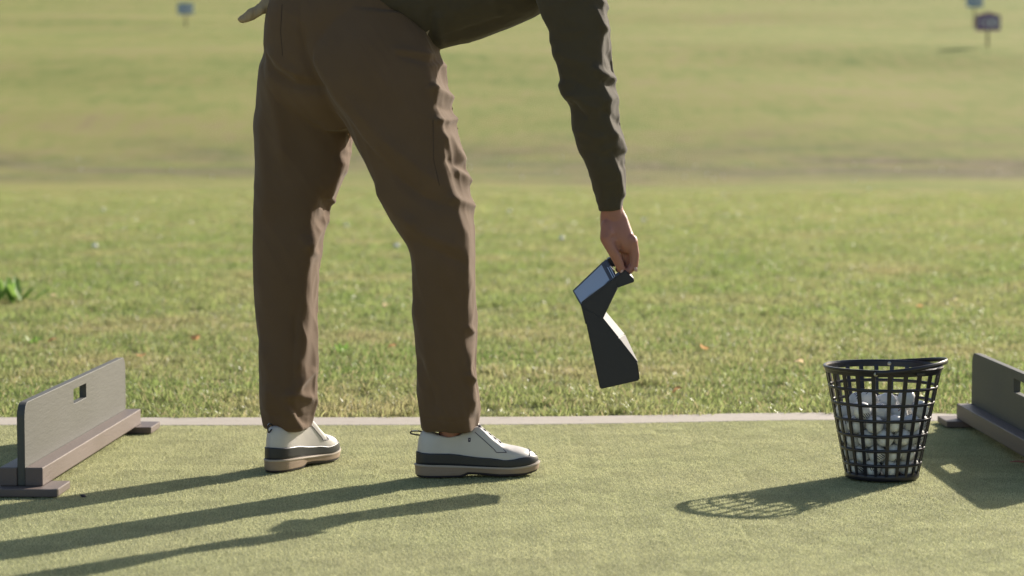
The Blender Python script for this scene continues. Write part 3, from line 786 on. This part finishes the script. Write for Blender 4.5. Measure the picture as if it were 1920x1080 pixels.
FT = [  # right (near) thigh, outer edge: a few broad pulls
    ([(808, 118), (834, 126), (852, 154)], 9, .0105), ([(802, 158), (828, 176), (854, 190)], 9, .0120), ([(814, 194), (836, 206), (854, 208)], 8, -.005),
    ([(810, 223), (838, 227), (866, 221)], 6, .0085), ([(834, 246), (852, 280), (872, 308)], 11, .0110),
    ([(846, 316), (868, 330), (886, 346)], 9, .0115), ([(838, 366), (862, 378), (898, 390)], 9, .0090), ([(834, 296), (858, 314), (876, 322)], 8, -.005),
    # shin facet of the near leg
    ([(866, 396), (874, 440), (880, 500), (884, 570), (886, 640)], 12, .005), ([(884, 640), (876, 690), (884, 720), (888, 780)], 8, .009), ([(896, 640), (890, 690), (892, 740)], 5, -.004),
    ([(872, 610), (888, 626)], 6, .006), ([(870, 700), (888, 716)], 5, .008),
    # drag lines over seat and thigh
    ([(566, 40), (572, 100), (600, 160), (640, 225), (664, 268)], 10, -0.0104), ([(588, 60), (600, 120), (640, 190), (690, 260), (740, 320)], 16, 0.0116),
    ([(630, 190), (680, 262), (740, 330), (800, 372), (860, 392)], 12, -0.0101), ([(650, 180), (720, 262), (790, 320), (850, 360)], 14, 0.0087),
    ([(740, 100), (790, 112), (826, 120)], 7, -.006), ([(735, 92), (790, 100), (824, 106)], 7, .005),
    ([(700, 345), (745, 400), (790, 425)], 12, 0.0087), ([(745, 410), (800, 440), (870, 470)], 14, 0.0072), ([(760, 445), (820, 470), (880, 500)], 10, -0.0058),
    ([(775, 560), (800, 640), (806, 720)], 12, 0.0087), ([(778, 660), (800, 700), (818, 780)], 10, -0.0072), ([(800, 700), (830, 730), (860, 800)], 14, 0.0058),
    # far leg
    ([(488, 85), (510, 130), (550, 158), (612, 166)], 9, -0.0104), ([(490, 110), (505, 160), (522, 230), (532, 320)], 14, 0.0101), ([(498, 90), (530, 125), (570, 145)], 9, 0.0087),
    ([(482, 200), (498, 300), (500, 420)], 16, 0.0087), ([(640, 290), (632, 330), (612, 375)], 10, 0.0116), ([(655, 275), (646, 300), (640, 330)], 8, .008), ([(610, 365), (625, 378), (640, 388)], 6, 0.0072),
    ([(600, 350), (615, 395), (595, 430)], 9, -0.0087), ([(624, 400), (600, 425), (570, 470)], 9, 0.0116), ([(560, 440), (580, 470), (600, 480)], 8, .005),
    ([(590, 430), (578, 480), (575, 560), (570, 640), (562, 700)], 12, 0.0072), ([(560, 560), (552, 660), (548, 740)], 9, -0.0058),
    ([(592, 690), (570, 712), (552, 735)], 7, .008), ([(530, 742), (556, 740), (592, 748)], 8, 0.0086), ([(536, 752), (562, 780), (580, 800)], 7, -.007), ([(500, 720), (530, 760), (560, 790)], 12, 0.0072),
    ([(494, 640), (506, 700), (504, 780)], 12, 0.0087),
    # pockets and seams
    ([(529, 5), (526, 60), (530, 110)], 2.6, -.0022), ([(812, 218), (813, 300), (826, 352)], 2.6, -.0022), ([(563, 0), (562, 60), (570, 100)], 2.6, -.002),
    ([(790, 783), (840, 790), (900, 782)], 2.6, -.0016), ([(490, 776), (540, 783), (592, 777)], 2.6, -.0016),
]
px_, py_ = proj(co)
low = sstep(380, 700, py_)
rn = nz(co, 9, 9, 4, 2.0); rn2 = nz(co+np.c_[co[:, 2]*.5, co[:, 0]*0, co[:, 0]*.4], 22, 22, 9, 7.0); rn3 = nz(co, 46, 46, 22, 5.0)
ridg = (1-2*np.abs(rn2))
amp = rn*.009 + (ridg-.55)*(.0022+.0010*low) + rn3*.0003
co2 = co+no*amp[:, None]
co2 = fold(co2, no, FT)
set_co(tr.data, co2)
sm_ = tr.modifiers.new('soften', 'SMOOTH'); sm_.factor = .5; sm_.iterations = 4
# pocket flap edge seam and rear belt loops
def surf_line(obj, pts, off=.0012, sub=6):
    me = obj.data; vs = [v.co for v in me.vertices]; ps = [tuple(p.vertices) for p in me.polygons]
    key = obj.name
    if key not in _bv: _bv[key] = BVHTree.FromPolygons(vs, ps)
    out = []
    for i in range(len(pts)-1):
        for k in range(sub+(i == len(pts)-2)):
            f = k/sub; a = P(pts[i][0]*(1-f)+pts[i+1][0]*f, pts[i][1]*(1-f)+pts[i+1][1]*f, 5.0); o_ = Vector((0, 0, CH)); d = (a-o_).normalized()
            h = _bv[key].ray_cast(o_, d)
            if h[0]: out.append(h[0]+h[1]*off)
    return out
_bv = {}
def child_tube(name, pts, r, material, par, flat=None):
    o = tube_obj(name, pts, r, material, par, 6, False, flat); return o
for ln in ([(529, 8), (526, 60), (530, 105)], [(812, 225), (813, 300), (824, 348)]):
    l_ = surf_line(tr, ln, .0002)
    if len(l_) > 3: child_tube('seam', l_, .0009, M['seam'], tr)

# --- sweater
torso = [((817, 96), (560, -118), 5.43, .150), ((838, 88), (585, -150), 5.43, .172), ((880, 77), (640, -190), 5.43, .175), ((940, 57), (720, -240), 5.42, .178), ((1000, 34), (810, -290), 5.42, .185),
         ((1050, 0), (900, -320), 5.42, .20), ((1110, -60), (980, -330), 5.42, .20), ((1150, -130), (1050, -320), 5.42, .16), ((1165, -180), (1110, -300), 5.42, .09)]
arm = [((960, -190), (1120, -230), 5.33, .06, 0), ((975, -130), (1155, -150), 5.27, .085, 8), ((990, -60), (1150, -75), 5.245, .085, 10), ((1010, 12), (1139, 0), 5.245, .074, 14), ((1030, 62), (1146, 50), 5.25, .068, 14), ((1045, 115), (1150, 100), 5.26, .066, 20), ((1054, 160), (1157, 150), 5.27, .066, 22), ((1068, 200), (1162, 195), 5.28, .062, 20), ((1080, 250), (1169, 245), 5.30, .058, 18), ((1098, 310), (1174, 305), 5.32, .052, 14), ((1112, 355), (1174, 352), 5.34, .044, 10), ((1121, 385), (1172, 383), 5.348, .036, 9), ((1123, 396), (1171, 393), 5.35, .033, 8)]
arm2 = [((1010, -120), (1120, -190), 5.56, .06), ((985, -80), (1110, -120), 5.62, .075), ((990, -40), (1100, -60), 5.64, .062), ((1050, -60), (1120, -10), 5.62, .055), ((1130, -90), (1160, -50), 5.60, .042), ((1190, -110), (1205, -72), 5.58, .033)]
sw = remesh('sweater', [slices(torso, 56), slices(arm, 44), slices(arm2, 36)], .0036, 8, M['sweater'])
attach(sw)
co, no = get_co(sw.data)
FS = [([(1112, 10), (1128, 45), (1142, 62)], 6, .008), ([(1128, 0), (1140, 20)], 6, .007), ([(1110, 122), (1128, 138), (1156, 154)], 7, .013), ([(1126, 150), (1146, 160), (1154, 166)], 8, -.008),
      ([(1126, 190), (1144, 186), (1160, 180)], 9, .007), ([(1122, 205), (1150, 218), (1168, 240)], 9, -.007), ([(1148, 245), (1160, 262), (1172, 290)], 8, .009), ([(1146, 275), (1162, 300), (1172, 318)], 8, -.006),
      ([(1158, 312), (1162, 345), (1170, 375)], 6, .007), ([(1052, 150), (1060, 172), (1072, 186)], 9, .010), ([(1072, 190), (1084, 208), (1100, 225)], 8, -.008), ([(1072, 215), (1082, 255), (1094, 300)], 10, .006),
      ([(1030, 60), (1048, 120), (1062, 150)], 8, .005), ([(1138, 95), (1148, 115), (1154, 140)], 7, -.008), ([(1060, 140), (1090, 160), (1120, 170)], 10, -.006), ([(1070, 175), (1100, 195), (1130, 205)], 10, .007),
      ([(1084, 240), (1110, 255), (1140, 262)], 9, .006), ([(1090, 285), (1120, 290), (1150, 300)], 9, -.005), ([(1035, 90), (1070, 110), (1110, 118)], 11, .006),
      ([(826, 84), (900, 62), (980, 35)], 8, .006), ([(840, 62), (900, 50), (960, 25)], 7, -.006), ([(822, 20), (822, 60), (830, 85)], 9, .008), ([(810, 10), (808, 50), (812, 80)], 8, -.007), ([(860, 0), (850, 40), (870, 66)], 14, .006),
      ([(925, -20), (930, 20), (950, 45)], 12, .005), ([(670, 2), (725, 40), (795, 72), (820, 90)], 6, .004), ([(664, -6), (690, 6), (740, 30), (800, 55)], 8, -.004)]
rn = nz(co, 10, 10, 10, 2.0); rn2 = nz(co+np.c_[co[:, 2]*.6, co[:, 0]*0, co[:, 0]*-.4], 20, 20, 26, 9.0)
co2 = co+no*(rn*.005+(1-2*np.abs(rn2)-.5)*.0022)[:, None]
co2 = fold(co2, no, FS); set_co(sw.data, co2)
sm_ = sw.modifiers.new('soften', 'SMOOTH'); sm_.factor = .5; sm_.iterations = 3
# cuff rib and small pale tag at the hem
l_ = surf_line(sw, [(1122, 383), (1147, 386), (1172, 382)], .0004)
bm = bmesh.new(); box_bm(bm, -.0028, .0028, -.0006, .0006, -.0085, .0085, .0004); tg = from_bm('hem_tag', bm, M['glove'], sw)
h_ = surf_line(sw, [(801, 60), (803, 63)], .001, 2) or surf_line(tr, [(801, 60), (803, 63)], .001, 2)
tg.location = h_[0]; tg.rotation_euler = (0, math.radians(20), 0)

# --- body (one continuous mesh): head, trunk, limbs, ankles, both hands
def pt(px, py, Y, r): q = P(px, py, Y); return (q.x, q.y, q.z, r)
bp = []
bp += caps([pt(820, -30, 5.43, .085), pt(700, -20, 5.44, .10), pt(880, -90, 5.43, .12), pt(1010, -170, 5.42, .115), pt(1100, -220, 5.42, .075), pt(1180, -245, 5.42, .055), pt(1240, -262, 5.42, .058)])
bp += caps([pt(660, 40, 5.47, .10), pt(570, 330, 5.48, .072), pt(538, 450, 5.46, .052), pt(538, 600, 5.465, .047), pt(540, 770, 5.47, .030), pt(538, 825, 5.468, .0255), pt(538, 850, 5.465, .020)])
bp += caps([pt(710, 70, 5.38, .10), pt(800, 330, 5.31, .072), pt(832, 450, 5.30, .054), pt(840, 600, 5.32, .048), pt(845, 770, 5.335, .030), pt(843, 822, 5.337, .0265), pt(846, 850, 5.338, .020)])
bp += caps([pt(1060, -140, 5.27, .06), pt(1090, 40, 5.25, .046), pt(1108, 165, 5.27, .040), pt(1140, 320, 5.33, .032), pt(1147, 385, 5.35, .0255), pt(1150, 405, 5.352, .0265)])
bp += caps([pt(1060, -140, 5.58, .06), pt(1045, -60, 5.63, .045), pt(1170, -85, 5.59, .028), pt(1215, -100, 5.57, .026)])
# head looking down and forward
hr = Matrix.Rotation(math.radians(35), 3, 'Y')
hc = P(1290, -285, 5.42)
bp.append(ell(hc, (.098, .076, .112), hr)); bp.append(ell(hc+hr @ Vector((.035, 0, -.055)), (.060, .055, .058), hr))
bp += caps([(*(hc+hr @ Vector((.098, 0, -.012))), .009), (*(hc+hr @ Vector((.114, 0, -.038))), .013)])
for s_ in (-1, 1):
    bp.append(ell(hc+hr @ Vector((-.004, s_*.077, -.015)), (.018, .010, .032), hr)); bp.append(ell(hc+hr @ Vector((.088, s_*.030, .004)), (.014, .016, .010), hr))
bp.append(ell(hc+hr @ Vector((.088, 0, -.068)), (.014, .024, .006), hr))
# right hand: palm, thumb on the near left, four fingers over the far right closing on the grip
def hp_(*a): return [pt(*q) for q in a]
def slab(a, b_, c_): return
pal = [((1126, 396), (1171, 396), 5.352, .022), ((1125, 412), (1176, 410), 5.354, .024), ((1126, 430), (1183, 428), 5.356, .032), ((1131, 448), (1190, 446), 5.360, .037), ((1142, 464), (1194, 462), 5.364, .037), ((1156, 474), (1194, 474), 5.368, .030)]
bp.append(slices(pal, 24, 2.1, 4))
bp += caps(hp_((1139, 424, 5.338, .0165), (1139, 446, 5.328, .0185), (1149, 468, 5.324, .0150), (1158, 488, 5.326, .0120), (1165, 505, 5.330, .0100)))      # thumb
for k, (dy, dx, ln) in enumerate(((5.337, 4, .92), (5.357, -4, 1.0), (5.377, -9, .95), (5.395, -14, .8))):
    bp += caps(hp_((1181+dx, 450, dy, .0132), (1186+dx, 476, dy+.001, .0118), (1185+dx, 476+24*ln, dy+.001, .0102), (1174+dx, 476+36*ln, dy, .0090)))
# left hand, relaxed
lw = P(1215, -100, 5.57)
bp.append(ell(lw+Vector((.045, 0, -.01)), (.045, .038, .018)))
for k in range(4): 
    y_ = -.028+.019*k; bp += caps([(lw.x+.075, lw.y+y_, lw.z-.012, .010), (lw.x+.108, lw.y+y_, lw.z-.022, .009), (lw.x+.122, lw.y+y_, lw.z-.045, .008)])
bp += caps([(lw.x+.02, lw.y-.03, lw.z-.01, .013), (lw.x+.05, lw.y-.052, lw.z-.025, .010), (lw.x+.072, lw.y-.05, lw.z-.04, .009)])
body = remesh('body', bp, .0028, 5, M['skin']); attach(body)
# tendons and knuckles
co, no = get_co(body.data)
co = fold(co, no, [([(1140, 426), (1150, 442), (1160, 456)], 5, .0035), ([(1148, 438), (1158, 458), (1166, 474)], 6, -.005), ([(1172, 400), (1180, 430), (1188, 450)], 4, .002), ([(1186, 452), (1194, 456)], 5, .003), ([(1130, 425), (1132, 445)], 4, -.001)])
set_co(body.data, co)
th = P(1166, 509, 5.322)
nl = ell(th, (.0035, .002, .0055), Matrix.Rotation(.4, 3, 'Y'), 10); pyd('fingernail', nl[0], nl[1], M['nail'], body, True)
ih = P(1192, 505, 5.329); nl = ell(ih, (.0045, .0022, .006), Matrix.Rotation(-.2, 3, 'Y'), 10); pyd('fingernail', nl[0], nl[1], M['nail'], body, True)
hv = ell(hc+hr @ Vector((-.018, 0, .018)), (.098, .086, .112), hr, 24)
hair = pyd('hair', hv[0], hv[1], M['hair'], None, True); attach(hair)
for s_ in (-1, 1):
    e = ell(hc+hr @ Vector((.097, s_*.030, .003)), (.006, .010, .006), hr, 10)
    attach(pyd('eye', e[0], e[1], mat('eye_white', (.6, .58, .55), .2)[0], None, True))

# --- glove hanging from the rear pocket
gp = [((528, -22), (500, -30), 5.40, .012), ((520, 6), (492, -2), 5.385, .014), ((505, 20), (484, 6), 5.38, .012), ((484, 34), (466, 18), 5.375, .011), ((466, 41), (452, 29), 5.375, .009), ((450, 41), (445, 36), 5.375, .005)]
gl = remesh('golf_glove', [slices(gp, 24), slices([((532, -30), (505, -34), 5.405, .012), ((526, 10), (512, -2), 5.38, .010), ((521, 22), (514, 14), 5.378, .006)], 18)], .002, 5, M['glove'])
co, no = get_co(gl.data); rn = nz(co, 60, 60, 60, 1.0); rn2 = nz(co, 160, 160, 60, 1.0); set_co(gl.data, co+no*(rn*.004+rn2*.0015)[:, None])
tag(gl, 'pale beige golf glove sticking out of the rear of the brown trousers', 'golf glove')

# ================================================================== DEVICE
dev = empty('launch_monitor', P(1160, 728, 5.36)); tag(dev, 'angular black electronic device with a tilted screen held in the hand by its grip', 'launch monitor')
bpy.context.view_layer.update(); DINV = Matrix.Translation(-dev.location)
def prism(name, near, far, Yn, Yf, material, bev=.0028, parent=dev):
    bm = bmesh.new()
    a = [bm.verts.new(P(x, y, Yn)) for x, y in near]; b_ = [bm.verts.new(P(x, y, Yf)) for x, y in far]; n = len(a)
    bm.faces.new(a); bm.faces.new(b_[::-1])
    for i in range(n): bm.faces.new((a[i], b_[i], b_[(i+1) % n], a[(i+1) % n]))
    bmesh.ops.recalc_face_normals(bm, faces=bm.faces)
    if bev: bmesh.ops.bevel(bm, geom=bm.edges[:], offset=bev, segments=2, affect='EDGES')
    o = from_bm(name, bm, material, parent); o.matrix_parent_inverse = DINV; return o
# lower wedge with its bright upper right face
nearW = [(1092, 572), (1125, 592), (1195, 679), (1200, 713), (1125, 730)]
farW = [(1098, 566), (1134, 583), (1171, 627), (1196, 680), (1197, 706), (1128, 724)]
near6 = [(1092, 574), (1127, 593), (1160, 634), (1195, 679), (1200, 713), (1125, 730)]
prism('body_shell', near6, farW, 5.315, 5.425, M['shell'])
# neck
prism('neck', [(1088, 568), (1155, 519), (1160, 530), (1157, 542), (1133, 592), (1128, 606), (1098, 610)], [(1093, 563), (1152, 508), (1166, 528), (1159, 540), (1136, 586), (1132, 600), (1103, 604)], 5.317, 5.423, M['shell'])
# thin cover on the sunny side, its paler grey standing in for sunlight
A = P(1127, 593, 5.316); B_ = P(1134, 583, 5.424); C_ = P(1171, 627, 5.424); D_ = P(1160, 634, 5.316); E_ = P(1195, 679, 5.316); F_ = P(1196, 680, 5.424)
E2 = P(1193.5, 678, 5.318)
def plate(name, quads, off, material):
    bm = bmesh.new()
    for q in quads:
        nrm = (q[1]-q[0]).cross(q[2]-q[0]).normalized()
        if nrm.x < 0: nrm = -nrm
        c_ = sum(q, Vector())/len(q); q2 = [c_+(p-c_)*.97 for p in q]
        lo = [bm.verts.new(p-nrm*.001) for p in q2]; hi = [bm.verts.new(p+nrm*off) for p in q2]
        bm.faces.new(hi)
        for i in range(len(q)): bm.faces.new((lo[i], lo[(i+1) % len(q)], hi[(i+1) % len(q)], hi[i]))
    o = from_bm(name, bm, material, dev); o.matrix_parent_inverse = DINV; return o
plate('sunlit_face', [(A, B_, C_, D_)], .0012, M['shell_sunlit'])
plate('sunlit_face', [(D_, C_, F_, E_)], .0012, M['shell_sunlit'])
# head slab: screen on the upper left face
nearH = [(1093, 578), (1155, 519), (1160, 528), (1098, 590)]
farH = [(1073, 545), (1137, 484), (1150, 500), (1082, 556)]
prism('head', nearH, farH, 5.318, 5.425, M['shell'], .002)
def lerpq(q, u0, u1, v0, v1):
    a, b_, c_, d_ = q
    f = lambda u, v: (a*(1-u)+b_*u)*(1-v)+(d_*(1-u)+c_*u)*v
    return [f(u0, v0), f(u1, v0), f(u1, v1), f(u0, v1)]
hq = [P(1093, 578, 5.318), P(1155, 519, 5.318), P(1137, 484, 5.425), P(1073, 545, 5.425)]
def slabq(name, q, out, material, thick=.001):
    nrm = (q[1]-q[0]).cross(q[3]-q[0]).normalized()
    if nrm.z < 0: nrm = -nrm
    bm = bmesh.new(); lo = [bm.verts.new(p+nrm*(out-thick)) for p in q]; hi = [bm.verts.new(p+nrm*out) for p in q]
    bm.faces.new(lo); bm.faces.new(hi)
    for i in range(4): bm.faces.new((lo[i], lo[(i+1) % 4], hi[(i+1) % 4], hi[i]))
    o = from_bm(name, bm, material, dev); o.matrix_parent_inverse = DINV; return o
slabq('screen_bezel', lerpq(hq, .01, .90, .02, .98), .0008, M['shell'])
slabq('screen', lerpq(hq, .03, .84, .10, .90), .0014, M['screen'])
slabq('trim_line', lerpq(hq, .925, .943, .03, .60), .0012, M['silver'])
slabq('trim_line', lerpq(hq, .972, .990, .03, .55), .0012, M['silver'])
# grip: two side rails and an end bar leaving a slot
prism('grip', [(1155, 519), (1172, 508), (1189, 523), (1189, 529), (1158, 540)], [(1153, 514), (1170, 502), (1187, 518), (1187, 524), (1156, 534)], 5.318, 5.333, M['shell'], .001)
prism('grip', [(1139, 486), (1156, 478), (1166, 490), (1160, 500), (1146, 500)], [(1137, 484), (1154, 476), (1164, 488), (1158, 498), (1144, 498)], 5.411, 5.425, M['shell'], .001)
prism('grip', [(1172, 508), (1189, 523), (1189, 529), (1172, 522)], [(1156, 478), (1174, 494), (1174, 500), (1158, 492)], 5.319, 5.399, M['shell'], .0012)

# ================================================================== SIGNS
def sign(name, x, y, wd, hb, hs, paint, txt, label, scale=1, peak=False):
    z = gz(x, y)
    root = empty(name, (x, y, z)); tag(root, label, 'distance sign', 'distance signs out on the range')
    bm = bmesh.new(); box_bm(bm, -.04, .04, .03, .09, -.1, hb+hs*.9, .005); from_bm('post', bm, M['post'], root)
    bm = bmesh.new()
    pr = [(-wd/2, hb), (wd/2, hb), (wd/2, hb+hs), (0, hb+hs*(1.22 if peak else 1.0)), (-wd/2, hb+hs)]
    f_ = [bm.verts.new((a, -.015, b_)) for a, b_ in pr]; g_ = [bm.verts.new((a, .029, b_)) for a, b_ in pr]
    bm.faces.new(f_); bm.faces.new(g_[::-1])
    for i in range(5): bm.faces.new((f_[i], g_[i], g_[(i+1) % 5], f_[(i+1) % 5]))
    from_bm('sign_board', bm, paint, root)
    cu = bpy.data.curves.new('t', 'FONT'); cu.body = txt; cu.size = hs*.95; cu.align_x = 'CENTER'; cu.align_y = 'CENTER'; cu.extrude = .004; cu.offset = .012
    to = bpy.data.objects.new('t', cu); C.objects.link(to); dg = bpy.context.evaluated_depsgraph_get(); dg.update()
    me = bpy.data.meshes.new_from_object(to.evaluated_get(dg)); bpy.data.objects.remove(to)
    l = link('lettering', me, M['signw'], root); l.location = (0, -.021, hb+hs*.5); l.rotation_euler = (math.pi/2, 0, 0)
def foot(px, py):
    o_ = Vector((0, 0, CH)); d = (P(px, py, 5)-o_).normalized(); h = gbvh.ray_cast(o_, d)[0]
    return h if h else P(px, py, 120)
q = foot(1852, 88); k_ = q.y/92; sign('distance_sign', q.x, q.y, 1.0*k_, .66*k_, .62*k_, M['signp'], '100', 'purple distance sign on a post at the upper right, nearest of the signs', 1, True)
q = foot(1827, 52); k_ = q.y/137; sign('distance_sign', q.x, q.y, 1.0*k_, 1.25*k_, .75*k_, M['signb'], '150', 'pale blue distance sign behind the purple sign at the upper right')
q = foot(348, 50); k_ = q.y/137; sign('distance_sign', q.x, q.y, .95*k_, .75*k_, .68*k_, M['signb'], '150', 'pale blue distance sign alone at the upper left of the range')
print('SIGNS', [tuple(round(c, 1) for c in foot(*p)) for p in ((1852, 88), (1827, 52), (348, 50))])

# ================================================================== SMALL THINGS ON THE GRASS
# range balls left lying out on the range
k = 0
for i in range(46):
    if i < 34: y = random.uniform(47, 60); x = random.uniform(-.05, .235)*y if random.random() < .7 else random.uniform(-.235, .1)*y
    else: y = random.uniform(17, 42); x = random.uniform(-.23, .235)*y
    o = bpy.data.objects.new('golf_ball', ballme); C.objects.link(o); o.location = (x, y, gz(x, y)+BR+.012); o.rotation_euler = rng.uniform(0, 6, 3)
    tag(o, 'white range ball lying far out in the range grass', 'golf ball', 'range balls lying out on the range')
# leafy weed at the left edge
weed = empty('weed', (-2.62, 11.3, -.01)); tag(weed, 'bright green leafy weed clump in the lawn at the left edge', 'weed')
V = []; F = []
lv_ = bpy.data.meshes.new('leaf'); pts = [(0, 0, 0), (.010, .02, .004), (.018, .05, .016), (.010, .08, .03), (0, .098, .034), (-.010, .08, .03), (-.018, .05, .016), (-.010, .02, .004), (0, .05, .010)]
lv_.from_pydata(pts, [], [(8, i, i+1) for i in range(0, 7)]+[(8, 7, 0)]); lv_.materials.append(M['weed'])
for i in range(34):
    o = bpy.data.objects.new('leaf', lv_); C.objects.link(o); o.parent = weed
    a = random.uniform(0, 6.28); r = random.uniform(0, .12); o.location = (r*math.cos(a)*1.6, r*math.sin(a), random.uniform(0, .02))
    o.rotation_euler = (random.uniform(.1, 1.2), random.uniform(-.3, .3), random.uniform(0, 6.28)); s_ = random.uniform(1.0, 1.7); o.scale = (s_, s_, s_)
for x, y, sc, lab in (((640-960)/FP*8.6, 8.6, .5, 'small dark green weed rosette in the lawn between the trouser legs'), (-1.93, 9.0, .5, 'small dark green weed rosette in the lawn above the left divider')):
    wd_ = empty('weed', (x, y, -.01)); tag(wd_, lab, 'weed')
    for i in range(12):
        o = bpy.data.objects.new('leaf', lv_); C.objects.link(o); o.parent = wd_; o.rotation_euler = (random.uniform(.1, .7), 0, i*.55); o.scale = (sc*random.uniform(.8, 1.2),)*3
# fallen leaves
def dleaf(px, py, col, label):
    y = 3318/(py-275); x = (px-960)/FP*y
    bm = bmesh.new(); vs = []
    for i in range(10):
        a = 2*math.pi*i/10; r = .016*(1+.35*(i % 2)); vs.append(bm.verts.new((r*math.cos(a)*1.2, r*math.sin(a), .006*math.sin(a*2+1))))
    c_ = bm.verts.new((0, 0, -.002))
    for i in range(10): bm.faces.new((c_, vs[i], vs[(i+1) % 10]))
    o = from_bm('fallen_leaf', bm, col); o.location = (x, y, .024); o.rotation_euler = (random.uniform(-.4, .6), random.uniform(-.3, .3), random.uniform(0, 6))
    tag(o, label, 'leaf', 'dry leaves fallen on the lawn')
lo_ = leafy('dry_orange_leaf', [(.3, (.55, .30, .14)), (.7, (.66, .40, .21))], 20, None, .6, .6, .2); lt_ = leafy('dry_tan_leaf', [(.3, (.70, .52, .30)), (.7, (.80, .64, .42))], 20, None, .6, .6, .2)
for a in ((725, 580, lt_, 'pale tan dry leaf on the lawn right of the gap between the legs'), (733, 660, lo_, 'orange dry leaf on the lawn left of the near shin'), (1322, 662, lo_, 'orange dry leaf on the lawn right of the black device'),
          (1270, 745, lo_, 'orange dry leaf on the lawn near the kerb right of the device'), (1727, 583, lo_, 'orange dry leaf on the lawn beyond the right of the basket'), (1790, 570, lt_, 'tan dry leaf on the lawn at the far right above the divider'),
          (95, 648, lo_, 'orange dry leaf on the lawn above the left end of the left divider'), (365, 643, lo_, 'orange dry leaf on the lawn left of the far leg'), (38, 567, lt_, 'tan dry leaf lying below the bright weed'), (98, 562, lt_, 'small tan dry leaf right of the bright weed'),
          (1500, 690, lt_, 'tan dry leaf on the lawn just left of the basket rim'), (262, 677, lo_, 'orange dry leaf just right of the left divider top corner')): dleaf(*a)
# twig on the mat at the right edge, dark scrap at the left
tp_ = [Vector(((1900-960)/FP*5.53, 5.53, .008)), Vector(((1912-960)/FP*5.52, 5.52, .011)), Vector(((1932-960)/FP*5.50, 5.50, .012)), Vector(((1950-960)/FP*5.49, 5.49, .009))]
tag(tube_obj('twig', tp_, [.0012, .0025, .003, .002], mat('reddish_twig', (.28, .12, .08), .7)[0], None), 'thin reddish brown twig lying on the mat in the shade of the right divider', 'twig')
bm = bmesh.new(); bmesh.ops.create_icosphere(bm, subdivisions=2, radius=.007)
for v in bm.verts: v.co *= 1+.4*noise.noise(v.co*150); v.co.z *= .5
o = from_bm('rubber_crumb', bm, M['rubber']); o.location = (-.96, 4.975, .010); tag(o, 'small dark crumb lying in the leg shadow near the left divider foot', 'debris')
